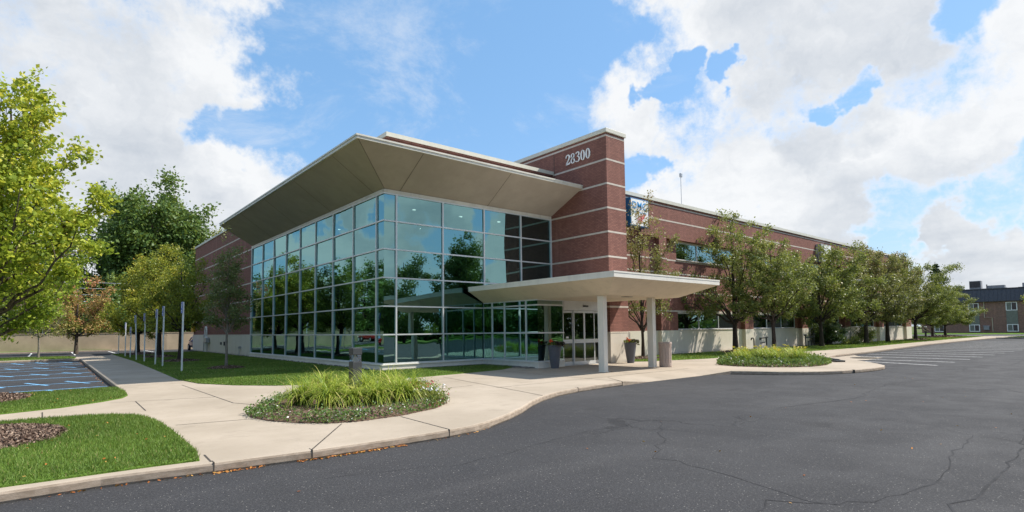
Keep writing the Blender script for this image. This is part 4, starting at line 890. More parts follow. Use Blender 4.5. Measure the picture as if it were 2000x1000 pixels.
# flowering plants at the right end of the front bed
for i, (x, y, lab, mt_) in enumerate(((6.75, 11.35, 'low clump of magenta and white flowers at the right end of the front bed', 'magenta'), (6.35, 10.5, 'low leafy clump with white flowers near the front bed edge', 'white'), (7.1, 12.2, 'low clump of white flowers farthest right in the front bed', 'white'))):
    o = empty('flowering_plant', (x, y, .05), lab, 'flowers', 'bedding flowers in the front bed')
    n = 800; P_ = rng.normal(size=(n, 3))*np.array([.2, .2, .08])+np.array([0, 0, .16]); P_[:, 2] = np.abs(P_[:, 2]); np_mesh('leaves', scatter_quads(P_, .03), 4, M['l_pear2'], o, rng.random(n)*.8)
    n = 26; P_ = rng.normal(size=(n, 3))*np.array([.2, .2, .03])+np.array([0, 0, .3]); V = np.concatenate([scatter_quads(P_+rng.normal(0, .008, P_.shape), .03) for _ in range(4)]); np_mesh('blossoms', V, 4, M[mt_], o)

def clump_mesh(name, seed, n, length, spread, wdt, upr, parent, matr, tlo=.0):
    r = np.random.default_rng(seed); segs = 5; a = r.uniform(0, 2*np.pi, n); L = length*r.uniform(.6, 1.15, n); lean = r.uniform(.1, 1, n)**.8
    bx_ = r.normal(0, spread*.35, n); by_ = r.normal(0, spread*.35, n); Vs = []
    side = np.c_[-np.sin(a), np.cos(a), np.zeros(n)]
    pts_ = []
    for k in range(segs+1):
        u = k/segs; ang = (.12+lean*upr)*(u**1.3)*1.9; rr_ = L*u*np.sin(np.minimum(ang*.72+.1*lean, 1.7)); hh = L*u*np.cos(np.minimum(ang*.72+.1*lean, 1.9))
        pts_.append(np.c_[bx_+np.cos(a)*rr_, by_+np.sin(a)*rr_, .04+hh])
    quads = []
    for k in range(segs):
        w0 = wdt*(1-(k/segs)**2*.9)/2; w1 = wdt*(1-((k+1)/segs)**2*.95)/2
        quads.append(np.stack([pts_[k]-side*w0, pts_[k]+side*w0, pts_[k+1]+side*w1, pts_[k+1]-side*w1], 1))
    V = np.stack(quads, 1).reshape(-1, 3); base = np.clip(r.normal(.42, .16, n), 0, .9); base[r.random(n) < .06] = 1
    tt = np.clip(base[:, None]+np.linspace(-.38, .34, segs)[None, :], tlo, 1).ravel()
    return np_mesh(name, V, 4, matr, parent, tt)
protos = []
lab1 = ['at the left front of the bed', 'second from left in the front row', 'in the middle of the front row below the bollard', 'just right of the middle in the front row', 'at the right of the front row', 'at the left behind the front row', 'left of the bollard in the middle row', 'directly in front of the bollard',
        'right of the bollard in the middle row', 'at the far right end of the grasses', 'behind left of the bollard', 'directly behind the bollard', 'behind right of the bollard']
cl1 = [(4.08, 11.7), (4.38, 11.1), (4.85, 10.94), (5.27, 10.74), (5.81, 10.63), (4.69, 12.81), (5.17, 12.34), (5.72, 12.15), (6.19, 11.67), (6.55, 11.5), (5.3, 13.75), (6.1, 13.8), (6.7, 13.0)]
for i, (x, y) in enumerate(cl1):
    if i < 4:
        o = empty('ornamental_grass', (x, y, .08), '', 'ornamental grass', 'arching grass clumps in the front bed'); clump_mesh('leaves', 20+i, 260, .72, .26, .020, 1.35, o, M['daylily']); protos.append(o)
    else: o = copy_tree(protos[i % 4]); o.location = (x, y, .08); o.rotation_euler.z = i*1.3
    o.scale = (1+.08*math.sin(i*3.7), 1, .92+.13*math.sin(i*2.1)); o['label'] = 'arching yellow green grass clump ' + lab1[i]
protos = []
cl2 = [(23.2, 12.2), (23.9, 11.0), (25.0, 10.6), (26.0, 10.9), (27.0, 11.5), (24.4, 12.8), (25.3, 12.0), (26.4, 12.6), (27.9, 12.4), (25.8, 13.4), (27.2, 13.3), (28.5, 13.1)]
pos2 = ['leftmost', 'front left', 'front centre', 'front right', 'rightmost of the front row', 'rear left', 'centre left', 'centre right', 'right of centre', 'rear centre', 'rear right', 'rearmost on the right']
for i, (x, y) in enumerate(cl2):
    if i < 3:
        o = empty('daylily', (x, y, .08), '', 'daylily', 'daylily clumps in the right flower bed'); clump_mesh('leaves', 50+i, 200, .62, .5, .026, .75, o, M['daylily'])
        b = MB(); random.seed(60+i)
        for k in range(4):
            fx, fy, fz = random.uniform(-.35, .35), random.uniform(-.35, .35), random.uniform(.5, .66)
            for q in range(6): a = q*1.047; b.poly([(fx+x, fy+y, fz), (fx+x+.05*math.cos(a-.4), fy+y+.05*math.sin(a-.4), fz+.05), (fx+x+.08*math.cos(a), fy+y+.08*math.sin(a), fz+.07), (fx+x+.05*math.cos(a+.4), fy+y+.05*math.sin(a+.4), fz+.05)])
        b.build('blossoms', M['yellow'], o); protos.append(o)
    else: o = copy_tree(protos[i % 3]); o.location = (x, y, .08); o.rotation_euler.z = i*1.7
    o['label'] = 'green daylily clump with yellow flowers, %s in the right bed' % pos2[i]

# ------------------------------------------------------------------ trees
def tree_skeleton(seed, h, cb, r, lean=(0, 0), limbs=14, steep=.5, fork=None, prof=None, trunk_r=.12, subs=6, tw=4, wob=.06):
    rr = random.Random(seed); prof = prof or (lambda u: math.sin(math.pi*min(1, max(0, u))**.75)**.6)
    top = h*.93; N = 9; trunk = []
    for k in range(N):
        u = k/(N-1); trunk.append(Vector((lean[0]*u*h+rr.gauss(0, wob)*u, lean[1]*u*h+rr.gauss(0, wob)*u, u*top)))
    def tp(u):
        f = min(max(u, 0), 1)*(N-1); i = min(int(f), N-2); return trunk[i].lerp(trunk[i+1], f-i)
    tubes = [(trunk, [trunk_r*(1-.85*(k/(N-1)))*(1.25 if k == 0 else 1) for k in range(N)], 10)]; ends = []
    for i in range(limbs):
        u = (i+.5)/limbs; az = i*2.399+rr.uniform(-.35, .35)
        ze = cb+(h-cb)*(.08+.9*u)+rr.uniform(-.04, .04)*h; rad = r*prof((ze-cb)/(h-cb))*rr.uniform(.72, 1.08)
        zs_ = max((fork or cb*.75), ze-rad*steep*rr.uniform(.8, 1.3)-.05*h); zs_ = min(zs_, top*.93)
        if fork: zs_ = min(zs_, fork+(ze-fork)*.45*rr.random()+ .02)
        a = tp(zs_/top); e = tp(min(1, ze/top)); e = Vector((e.x+math.cos(az)*rad, e.y+math.sin(az)*rad, ze))
        pts = []
        for k in range(7):
            s = k/6; p = a.lerp(e, s); bend = math.sin(s*math.pi)*rad*.12
            pts.append(p+Vector((math.cos(az)*bend*(.7 if steep < 1 else -.4), math.sin(az)*bend*(.7 if steep < 1 else -.4), -bend*.5 if steep < 1 else 0))+Vector((rr.gauss(0, .03), rr.gauss(0, .03), rr.gauss(0, .03)))*rad*.8)
        lr = trunk_r*(.5-.3*u); tubes.append((pts, [lr*(1-.8*k/6) for k in range(7)], 6))
        L = (e-a).length
        for s in range(subs):
            q = .3+.7*(s+rr.random())/subs; f = q*6; j = min(int(f), 5); st = pts[j].lerp(pts[j+1], f-j)
            dr = (pts[min(j+1, 6)]-pts[j]).normalized(); dv = (dr+Vector((rr.gauss(0, .7), rr.gauss(0, .7), rr.gauss(.12, .5)))).normalized(); ln = L*rr.uniform(.16, .34)*(1.15-q*.45)
            en = st+dv*ln; tubes.append(([st, st.lerp(en, .5)+Vector((0, 0, ln*.05)), en], [lr*.3, lr*.2, lr*.08], 4))
            for w2 in range(tw):
                s2 = st.lerp(en, rr.uniform(.25, 1)); d2 = (dv+Vector((rr.gauss(0, .8), rr.gauss(0, .8), rr.gauss(.05, .6)))).normalized(); ends.append((s2, s2+d2*ln*rr.uniform(.3, .6)))
    return tubes, ends
def make_tree(name, seed, h, cb, r, mats_, leaves=16000, leaf=.09, clump=.16, label='', cat='tree', group=None, loc=(0, 0, 0), toptint=0.0, tintmean=.42, **kw):
    o = empty(name, (0, 0, 0), label, cat, group)
    tubes, ends = tree_skeleton(seed, h, cb, r, **kw)
    b = MB()
    for pts, rad, n in tubes: b.tube(pts, rad, n, caps=False)
    b.build('trunk', mats_[0], o, smooth=True)
    g = np.random.default_rng(seed); E0 = np.array([e[0] for e in ends]); E1 = np.array([e[1] for e in ends]); n = leaves
    idx = g.integers(0, len(ends), n); u = g.random(n)[:, None]; P_ = E0[idx]*(1-u)+E1[idx]*u+g.normal(0, clump, (n, 3))*np.array([1, 1, .8])
    ctint = g.normal(0, .16, len(ends))
    N_ = g.normal(size=(n, 3)); N_[:, 2] += .5; N_ /= np.linalg.norm(N_, axis=1)[:, None]
    A = g.normal(size=(n, 3)); A -= N_*(A*N_).sum(1)[:, None]; A /= np.linalg.norm(A, axis=1)[:, None]; B = np.cross(N_, A)
    s = (leaf*g.uniform(.6, 1.25, n))[:, None]; V = np.empty((n, 4, 3))
    V[:, 0] = P_-A*s*.5; V[:, 1] = P_+B*s*.36-A*s*.02+N_*s*.10; V[:, 2] = P_+A*s*.55; V[:, 3] = P_-B*s*.36-A*s*.02+N_*s*.10
    ht = np.clip((P_[:, 2]-cb)/(h-cb), 0, 1)
    tint = np.clip(tintmean+ctint[idx]+g.normal(0, .16, n)+toptint*(ht-.5), 0, 1)
    np_mesh('crown', V.reshape(-1, 3), 4, mats_[1], o, tint); o.location = loc; return o
rnd_prof = lambda u: max(.05, math.sqrt(max(0, 1-(2*u-.85)**2/1.35)))
vase = lambda u: max(.08, (1-(u-.38)**2*2.3))
egg = lambda u: max(.06, (1-u)**.75*1.15 if u > .3 else .55+.45*u/.3)
col_ = lambda u: max(.15, min(1, 1.3*(1-u)**.6)*min(1, .55+u*1.6))
# row along the right wing
RG = 'pear trees along the right wing'
T0 = make_tree('ornamental_pear', 101, 8.6, 2.2, 2.5, (M['bark_d'], M['l_pear']), 8000, .10, .10, 'sparse brownish tree beside the brick tower, its top over the blue sign', group=RG, limbs=17, fork=1.5, steep=1.6, prof=vase, trunk_r=.085, toptint=.75, tintmean=.45)
T0.location = (24.2, 18.15, 0)
T1 = make_tree('ornamental_pear', 102, 8.9, 2.4, 4.1, (M['bark_d'], M['l_pear2']), 22000, .12, .14, 'wide many stemmed tree before the first strip windows right of the canopy', group=RG, limbs=22, fork=1.9, steep=1.5, prof=vase, trunk_r=.17, toptint=.5, tintmean=.36)
T1.location = (34.15, 18.3, 0)
T2 = make_tree('ornamental_pear', 103, 6.9, 2.3, 2.7, (M['bark_d'], M['l_pear2']), 15000, .115, .14, 'tree rising behind the right flower bed on a straight dark trunk', group=RG, limbs=18, fork=1.9, steep=1.2, prof=vase, trunk_r=.13, toptint=.5, tintmean=.4)
T2.location = (33.9, 15.7, 0)
T3 = make_tree('ornamental_pear', 104, 7.9, 1.9, 4.1, (M['bark_d'], M['l_pear2']), 33000, .14, .19, 'broad dense green tree in front of the middle windows', group=RG, limbs=22, fork=2.0, steep=1.1, prof=rnd_prof, trunk_r=.16, toptint=.3, tintmean=.36)
T3.location = (46.5, 17.8, 0)
T4 = make_tree('ornamental_pear', 105, 8.7, 1.9, 4.2, (M['bark_d'], M['l_pear']), 25000, .15, .20, 'olive brown tipped tree on a leaning trunk behind the shrub', group=RG, limbs=22, fork=2.0, steep=1.3, prof=vase, trunk_r=.19, toptint=.65, tintmean=.38, lean=(.05, 0))
T4.location = (56.6, 17.9, 0)
T5 = copy_tree(T3); T5.location = (71.9, 18.0, 0); T5.rotation_euler.z = 2.0; T5.scale = (1.0, 1.0, 1.12); T5['label'] = 'dense green tree at the far corner of the brick wing'
T5b = copy_tree(T4); T5b.location = (63.5, 18.2, 0); T5b.rotation_euler.z = 3.5; T5b.scale = (.95, .95, 1.0); T5b['label'] = 'brown tipped tree between the two farthest window bays'
T6 = copy_tree(T3); T6.location = (88, 20.2, 0); T6.rotation_euler.z = 1.0; T6.scale = (.85, .85, .78); T6['label'] = 'greenish brown tree just beyond the end of the brick wing'
T7 = copy_tree(T3); T7.location = (96.1, 20.6, 0); T7.rotation_euler.z = 4.2; T7.scale = (1.05, 1.05, .78); T7['label'] = 'round tree beyond the building, rightmost of the row'
make_tree('street_tree', 120, 7.2, 1.8, 3.4, (M['bark'], M['l_yellow']), 16000, .16, .22, 'yellow green tree at the right edge of the photo before the apartments', limbs=16, fork=1.5, steep=.9, prof=rnd_prof, trunk_r=.13, tintmean=.3, loc=(93.5, 8.6, 0))
make_tree('leafy_shrub', 130, 2.1, .25, 1.5, (M['bark_d'], M['l_dark']), 9000, .13, .16, 'dark glossy shrub against the pale wall base', 'shrub', limbs=14, fork=.2, steep=1, prof=rnd_prof, trunk_r=.05, tintmean=.4, loc=(50.6, 18.9, 0))
make_tree('leafy_shrub', 131, 1.5, .15, .9, (M['bark_d'], M['l_pear2']), 2200, .12, .15, 'small sparse green shrub beside the leaning tree trunk', 'shrub', limbs=10, fork=.15, steep=1, prof=rnd_prof, trunk_r=.03, tintmean=.4, loc=(58.6, 18.6, 0))
make_tree('low_plants', 132, .7, .05, .9, (M['bark_d'], M['l_pear2']), 1500, .1, .12, 'low weedy plant in the grass right of the dark shrub', 'plant', limbs=9, fork=.05, steep=.6, prof=rnd_prof, trunk_r=.02, tintmean=.45, loc=(53.6, 18.1, 0))
# ginkgos at the left
make_tree('ginkgo', 140, 5.65, 2.35, 1.75, (M['bark'], M['l_ginkgo']), 25000, .075, .065, 'tall bright yellow green ginkgo at the left edge of the photo', limbs=30, fork=1.9, steep=.9, prof=lambda u: max(.08, .95*(1-u)**.7+.05 if u > .35 else .6+.4*u/.35), trunk_r=.075, subs=7, tw=5, lean=(.085, .0), loc=(-1.02, 11.9, 0), tintmean=.62, toptint=.25)
make_tree('ginkgo', 141, 6.3, 1.7, 2.5, (M['bark'], M['l_ginkgo']), 24000, .09, .14, 'darker green ginkgo standing behind the bright one at the left edge', limbs=26, fork=1.4, steep=.6, prof=rnd_prof, trunk_r=.10, loc=(-1.7, 19.5, 0), tintmean=.32)
# walkway row
LG = 'young trees in the lawn beside the sign posts'
make_tree('lawn_tree', 150, 5.75, 1.75, 1.0, (M['bark_g'], M['l_dull']), 8500, .085, .12, 'slim shaded tree with a straight trunk before the side brick wall', group=LG, limbs=20, fork=1.6, steep=1.5, prof=lambda u: max(.2, .55+.5*math.sin(u*5.0)*.5+.35*(1-u)), trunk_r=.06, loc=(6.2, 27.65, 0), tintmean=.45, toptint=.2)
make_tree('lawn_tree', 151, 6.2, 1.8, 2.0, (M['bark_d'], M['l_yellow']), 11000, .11, .17, 'green tree behind the nearest silver sign post', group=LG, limbs=20, fork=1.8, steep=1.0, prof=rnd_prof, trunk_r=.13, loc=(5.85, 37, 0), tintmean=.15)
make_tree('lawn_tree', 152, 7.8, 1.9, 2.5, (M['bark_d'], M['l_yellow']), 15000, .13, .18, 'yellow green tree in the middle of the walkway row', group=LG, limbs=20, fork=1.8, steep=1.0, prof=egg, trunk_r=.16, loc=(5.8, 44.8, 0), tintmean=.4)
make_tree('lawn_tree', 153, 7.2, 1.7, 2.6, (M['bark_d'], M['l_yellow']), 16000, .14, .18, 'yellow tree at the far end of the walkway row', group=LG, limbs=18, fork=1.6, steep=.9, prof=egg, trunk_r=.17, loc=(5.3, 51.8, 0), tintmean=.36)
make_tree('ornamental_cherry', 154, 6.8, 1.8, 2.9, (M['bark'], M['l_red']), 15000, .15, .2, 'orange red tinged tree before the tan wall at the back left', limbs=18, fork=1.6, steep=.8, prof=rnd_prof, trunk_r=.16, loc=(1.9, 63.5, -.1), tintmean=.64, toptint=.4)
make_tree('bare_tree', 155, 5.0, 1.6, 1.7, (M['bark_g'], M['l_pear']), 2600, .11, .16, 'nearly bare thin grey tree on the narrow grass island', limbs=22, fork=1.5, steep=.9, prof=rnd_prof, trunk_r=.07, loc=(-.55, 51.2, 0), tintmean=.5)
# background
make_tree('oak', 160, 21.4, 3.5, 6.0, (M['bark_d'], M['l_oak']), 80000, .42, .6, 'huge dark green oak behind the tan wall', limbs=46, fork=4, steep=.7, prof=lambda u: math.sqrt(max(.42, 1-max(0, (u-.5)/.6)**2))*(.7+.3*min(1, u/.3)), trunk_r=.4, subs=7, tw=5, loc=(10.3, 89, 0), tintmean=.55)
BKG = 'trees beyond the tan wall'
bgs = [('green_tree', 161, 15, 2, 5.5, 'l_oak', (2.2, 92), 'dark green tree left of the huge oak'), ('green_tree', 162, 11, 1, 5.0, 'l_oak', (-4.5, 97), 'mid green tree behind the small house'), ('green_tree', 163, 9, .8, 4.5, 'l_pear2', (-8.5, 84), 'light green bushy tree at the far left beyond the wall'),
       ('green_tree', 164, 12, 1, 5.2, 'l_oak', (14.5, 84), 'dark tree below the oak, right behind the wall'), ('green_tree', 165, 16.5, 6, 3.6, 'l_pale', (19.5, 84), 'pale yellow green tree showing above the side brick wall'), ('green_tree', 166, 13, 1, 6, 'l_oak', (-14, 100), 'dark green tree beyond the left edge'),
       ('green_tree', 167, 6.2, .4, 3.5, 'l_oak', (6.2, 79), 'dark low tree just behind the tan wall')]
for nm, sd, h, cb, r, mt_, (x, y), lab in bgs:
    make_tree(nm, sd, h, cb, r, (M['bark_d'], M[mt_]), 15000, .30, .40, lab, group=BKG, limbs=22, fork=cb, steep=.7, prof=rnd_prof, trunk_r=.25, loc=(x, y, 0), tintmean=.45)
# trees opposite, mirrored in the glass
OG = 'trees on the far side of the car park'
F1 = make_tree('park_tree', 170, 14.5, 2.5, 5.2, (M['bark_d'], M['l_oak']), 20000, .30, .4, 'tall layered green tree across the car park', group=OG, limbs=22, fork=2.5, steep=.5, prof=egg, trunk_r=.25, tintmean=.6); F1.location = (47, -27, -.1)
F2 = make_tree('park_tree', 171, 10.5, 1.5, 5.0, (M['bark_d'], M['l_oak']), 20000, .28, .4, 'broad green tree across the car park', group=OG, limbs=22, fork=2, steep=.6, prof=rnd_prof, trunk_r=.25, tintmean=.55); F2.location = (38, -29, -.1)
for i, (x, y, s, a, src, lab) in enumerate(((60, -30, 1, 1, F2, 'broad green tree across the car park toward the right'), (72, -27, 1.1, 2, F2, 'second broad tree across the car park'), (28, -32, .9, 3, F2, 'broad tree across the car park behind the camera'), (86, -30, 1.1, 4, F2, 'broad tree across the car park at the far right'),
        (18, -34, 1, 5, F2, 'broad tree behind the camera to the right'), (54, -34, .95, 2.2, F1, 'tall tree behind the first one across the car park'), (-16, 42, .75, 1, F1, 'tall tree beyond the blue lined parking'), (-20, 55, 1, 2, F2, 'broad tree beyond the blue lined parking'), (-24, 66, 1.1, 3, F2, 'broad tree beyond the red car'),
        (-18, 82, 1.2, 4, F2, 'broad tree behind the tan wall at the far left'), (-30, 34, 1.1, 5, F2, 'broad tree left of the blue lined parking'), (-34, 22, 1.1, 6, F2, 'broad tree far left of the front lawn'), (-14, 30, .6, 2.7, F1, 'slender tree in the parking island at the left'), (-36, 74, 1.3, 1.2, F2, 'large tree at the far left corner'),
        (-24, -22, 1.1, 1.5, F2, 'broad tree behind the camera to the left'), (-34, -12, 1.2, 2.5, F2, 'second broad tree behind the camera to the left'), (-14, -30, 1.1, 3.5, F2, 'third broad tree behind the camera, in the corner of the lawn'), (2, -34, 1.05, 4.5, F2, 'broad tree straight behind the camera'), (-38, 2, 1.1, 0.5, F2, 'broad tree left of the camera across the drive'), (-40, 12, 1.0, 5.5, F2, 'broad tree at the far left of the front lawn'), (10, -40, 1.2, .2, F2, 'large broad tree farthest behind the camera'), (-28, -34, 1.3, 2.2, F2, 'large broad tree at the rear left'))):
    o = copy_tree(src); o.location = (x, y, -.1); o.scale = (s, s, s); o.rotation_euler.z = a; o['label'] = lab
# distant wood round the car park: reads as one mass
path = [(125, -34), (60, -42), (0, -48), (-38, -34), (-50, -5), (-52, 40), (-50, 74), (-36, 92), (-14, 108), (30, 112)]
Pp = []
for (x0, y0), (x1, y1) in zip(path, path[1:]):
    L = math.hypot(x1-x0, y1-y0); n = int(L*230); u = rng.random(n); q = x0+(x1-x0)*u+rng.normal(0, 1.3, n); w_ = y0+(y1-y0)*u+rng.normal(0, 1.3, n)
    top = 5.2+1.6*np.sin(q*.35)+1.3*np.sin(w_*.5+q*.13)+rng.normal(0, .5, n); Pp.append(np.c_[q, w_, -.1+np.maximum(.1, top)*rng.random(n)**.8])
Pp = np.concatenate(Pp); tag(np_mesh('woodland', scatter_quads(Pp, .42), 4, M['l_oak'], tint=np.clip(rng.normal(.45, .2, len(Pp)), 0, 1)), 'dark green wooded edge far beyond the car park and the lawns', 'woodland', kind='stuff')
# spruce
o = empty('spruce', (150, 33.2, 0), 'dark conifer with drooping branches rising above the far trees', 'conifer')
b = MB(); b.tube([(150, 33.2, 0), (150, 33.2, 8), (150, 33.2, 15.6)], [.28, .16, .03], 8); b.build('trunk', M['bark_d'], o)
P_ = []; tv = []; random.seed(8)
for k in range(95):
    z = 1.6+13.6*(k/95)**.9; Lb = 5.0*(1-(z-1.2)/15.0)**.85*random.uniform(.75, 1.1); az = k*2.399; 
    for q in range(90):
        u = random.random(); P_.append((math.cos(az)*Lb*u+random.gauss(0, .14*(1.2-u)), math.sin(az)*Lb*u+random.gauss(0, .14*(1.2-u)), z-.30*Lb*u+.12*Lb*u*u-random.uniform(0, .22))); tv.append(random.uniform(.1, .8))
np_mesh('needles', scatter_quads(np.array(P_), .19), 4, M['l_pine'], o, np.array(tv))

# ------------------------------------------------------------------ tan wall, house, wires
def seg_wall(pts, th, z0, z1, nm, matr, cap, label, cat):
    o = empty(nm, (pts[0][0], pts[0][1], 0), label, cat); b = MB(); c = MB()
    for (x0, y0), (x1, y1) in zip(pts, pts[1:]):
        L = math.hypot(x1-x0, y1-y0); nx, ny = -(y1-y0)/L, (x1-x0)/L
        b.prism([(x0, y0), (x1, y1), (x1+nx*th, y1+ny*th), (x0+nx*th, y0+ny*th)], z0, z1); k = .04
        c.prism([(x0-nx*k, y0-ny*k), (x1-nx*k, y1-ny*k), (x1+nx*(th+k), y1+ny*(th+k)), (x0+nx*(th+k), y0+ny*(th+k))], z1, z1+.07)
    b.build('panels', matr, o); c.build('wall_cap', cap, o); return o
seg_wall([(-46, 75), (-4, 73.8), (10, 71.5), (34, 70.8)], .25, -.15, 1.72, 'boundary_wall', M['yard_wall'], M['yard_wall'], 'long tan rendered wall across the back of the left parking', 'wall')
o = empty('small_house', (-2, 92, 0), 'dark brick house with a blue grey hip roof behind the tan wall', 'house')
b = MB(); b.box(-3.4, 5.5, 90, 98, 0, 3.6); b.build('wall', M['apt_brick'], o)
b = MB(); x0, x1, y0, y1 = -4.0, 6.1, 89.4, 98.6; zr, ze = 5.6, 3.6; b.quad((x0, y0, ze), (x1, y0, ze), (x1-3.4, 94, zr), (x0+3.4, 94, zr)); b.quad((x1, y1, ze), (x0, y1, ze), (x0+3.4, 94, zr), (x1-3.4, 94, zr)); b.poly([(x0, y1, ze), (x0, y0, ze), (x0+3.4, 94, zr)]); b.poly([(x1, y0, ze), (x1, y1, ze), (x1-3.4, 94, zr)]); b.box(x0, x1, y0, y1, ze-.15, ze-.002)
b.build('roof', M['shingle'], o)
for xx in (-1.8, 1.6): b = MB(); b.box(xx, xx+1.2, 89.96, 90.02, 1.6, 2.9); w2 = b.build('window', M['white'], o); g = MB(); g.box(xx+.08, xx+1.12, 89.93, 89.96, 1.68, 2.82); g.build('pane', M['glass_car'], w2)
UP = []
for x, lab in ((-32, 'wooden utility pole left of the small house'), (36, 'wooden utility pole hidden behind the brick building')):
    o = empty('utility_pole', (x, 80, 0), lab, 'utility pole', 'utility poles carrying the wires'); b = MB(); b.tube([(x, 80, 0), (x, 80, 9.2)], [.17, .12], 10); b.build('pole', M['wood'], o); b = MB(); b.box(x-.06, x+.06, 78.9, 81.1, 8.3, 8.45); b.build('cross_arm', M['wood'], o)
for k, (z, yy) in enumerate(((7.55, 79), (6.95, 80.2), (6.25, 81))):
    b = MB(); b.tube([(-32+68*u, yy, z-.35*math.sin(math.pi*u)+.35) for u in [q/16 for q in range(17)]], .03, 5)
    tag(b.build('overhead_wire', M['galv']), ['highest overhead wire crossing behind the left trees', 'middle overhead wire crossing behind the left trees', 'lowest overhead wire crossing behind the left trees'][k], 'wire', 'overhead wires between the utility poles')

# ------------------------------------------------------------------ apartment block
AX = 138.0
o = empty('apartment_building', (AX, 10, 0), 'two storey brown brick apartment block with a dark metal mansard roof', 'building')
b = MB(); b.box(AX, AX+12, -42, 33.4, -.1, 6.07); b.build('wall', M['apt_brick'], o)
b = MB(); b.prism([(0, 0)], 0, 0) if False else None
b.poly([(AX-.45, -42.4, 6.05), (AX-.45, 33.8, 6.05), (AX+.25, 33.8, 8.35), (AX+.25, -42.4, 8.35)][::-1]); b.poly([(AX-.45, 33.8, 6.05), (AX+12.4, 33.8, 6.05), (AX+12.4, 33.8, 8.35), (AX+.25, 33.8, 8.35)][::-1]); b.quad((AX+.25, -42.4, 8.35), (AX+.25, 33.8, 8.35), (AX+12.4, 33.8, 8.35), (AX+12.4, -42.4, 8.35)); b.quad((AX-.45, -42.4, 6.05), (AX+12, -42.4, 6.05), (AX+12, 33.8, 6.05), (AX-.45, 33.8, 6.05))
yy = 33.6
while yy > -42:
    b.poly([(AX-.5, yy, 6.1), (AX-.5, yy+.06, 6.1), (AX+.2, yy+.06, 8.3), (AX+.2, yy, 8.3)]); b.poly([(AX-.5, yy, 6.1), (AX+.2, yy, 8.3), (AX+.25, yy, 8.3), (AX-.45, yy, 6.1)]); b.poly([(AX-.5, yy+.06, 6.1), (AX-.45, yy+.06, 6.1), (AX+.25, yy+.06, 8.3), (AX+.2, yy+.06, 8.3)]); yy -= .62
mr = b.build('mansard_roof', M['mansard'], o)
b = MB(); b.box(AX+.1, AX+12.5, -42.5, 33.9, 8.35, 8.47); b.box(AX-.5, AX-.4, -42.5, 33.9, 5.93, 6.07); b.build('roof_edge', M['mansard'], o)
for k in range(9):
    yw = 29.65-k*5.56
    b = MB(); b.box(AX-.05, AX+.02, yw, yw+1.62, 1.62, 4.14); b.build('siding_panel', M['siding'], o)
    for z0, z1 in ((.23, 1.6), (4.16, 5.76)):
        b = MB(); f_ = .13
        b.box(AX-.09, AX+.02, yw, yw+1.62, z0, z0+f_); b.box(AX-.09, AX+.02, yw, yw+1.62, z1-f_, z1); b.box(AX-.09, AX+.02, yw, yw+f_, z0+f_, z1-f_); b.box(AX-.09, AX+.02, yw+1.62-f_, yw+1.62, z0+f_, z1-f_); b.box(AX-.085, AX+.02, yw+.77, yw+.85, z0+f_, z1-f_)
        w2 = b.build('window', M['white'], o); g = MB(); g.quad((AX-.03, yw+.1, z0+.1), (AX-.03, yw+1.52, z0+.1), (AX-.03, yw+1.52, z1-.1), (AX-.03, yw+.1, z1-.1)); g.build('pane', M['glass_apt'], w2)
        g = MB(); g.quad((AX-.034, yw+.9, z0+.12), (AX-.034, yw+1.45, z0+.12), (AX-.034, yw+1.45, z1-.14), (AX-.034, yw+.9, z1-.14)); g.build('blind', M['siding'], w2)
b = MB(); b.tube([(AX-.12, 23.3, 5.95), (AX-.12, 23.3, 2.9), (AX-.12, 22.2, 2.85), (AX-.12, 22.2, .2)], .07, 8); b.build('drain_pipe', M['beige'], o)
b = MB(); b.box(AX-.35, AX-.05, 22.7, 23.5, .55, 1.2); b.tube([(AX-.2, 22.6, 1.25), (AX-.2, 23.6, 1.3)], .1, 8); b.build('gas_meter', M['acgrey'], o)
for i, (y0, y1, z1, lab) in enumerate(((23.9, 25.7, 10.2, 'tall dark louvred air conditioning unit on the apartment roof'), (20.4, 23.0, 9.15, 'low grey air conditioning unit on the apartment roof beside the tall one'), (26.8, 28.4, 9.4, 'grey rooftop unit half behind the far trees'), (14.5, 17.9, 9.35, 'grey rooftop unit at the right edge of the photo'), (5, 7, 9.6, 'rooftop unit outside the right edge'))):
    q = empty('rooftop_unit', (AX+3, (y0+y1)/2, 8.4), lab, 'air conditioner', 'air conditioning units on the apartment roof')
    b = MB(); b.box(AX+2, AX+3.6, y0-.3, y1+.6, 8.35, 8.62); b.build('curb', M['acgrey'], q)
    b = MB(); b.box(AX+2, AX+3.4, y0, y1, 8.62, z1); b.build('housing', M['acgrey'], q, bevel=.04)
    if i == 0: b = MB(); b.box(AX+1.94, AX+2.0, y0+.12, y1-.1, 8.9, z1-.12); b.build('louvre', M['acdark'], q)
o = empty('roof_vent', (AX+1.5, 22.9, 8.4), 'thin dark vent pipe on the apartment roof', 'vent pipe'); b = MB(); b.tube([(AX+1.5, 22.95, 8.3), (AX+1.5, 22.95, 9.35)], .09, 8); b.build('pipe', M['acdark'], o)
for i, (x, y) in enumerate(((86.0, 22.4),)):
    o = empty('wooden_beam', (88, 22.5, 0), 'pale wooden beams leaning beyond the end of the brick wing', 'beams'); b = MB(); b.tube([(92.5, 23.2, 2.2), (97, 21.8, .15)], .06, 6); b.tube([(93.5, 23.2, 1.5), (97.5, 22.2, .1)], .05, 6); b.build('beam', M['beige'], o)
o = empty('bollard', (100.5, 23.9, 0), 'black bollard with a white cap beside the far tree trunk', 'bollard'); b = MB(); b.tube([(100.5, 23.9, -.1), (100.5, 23.9, 1.3)], .13, 12); b.build('post', M['dark_metal'], o); b = MB(); b.tube([(100.5, 23.9, 1.3), (100.5, 23.9, 1.42)], [.2, .16], 12); b.build('cap', M['white'], o)
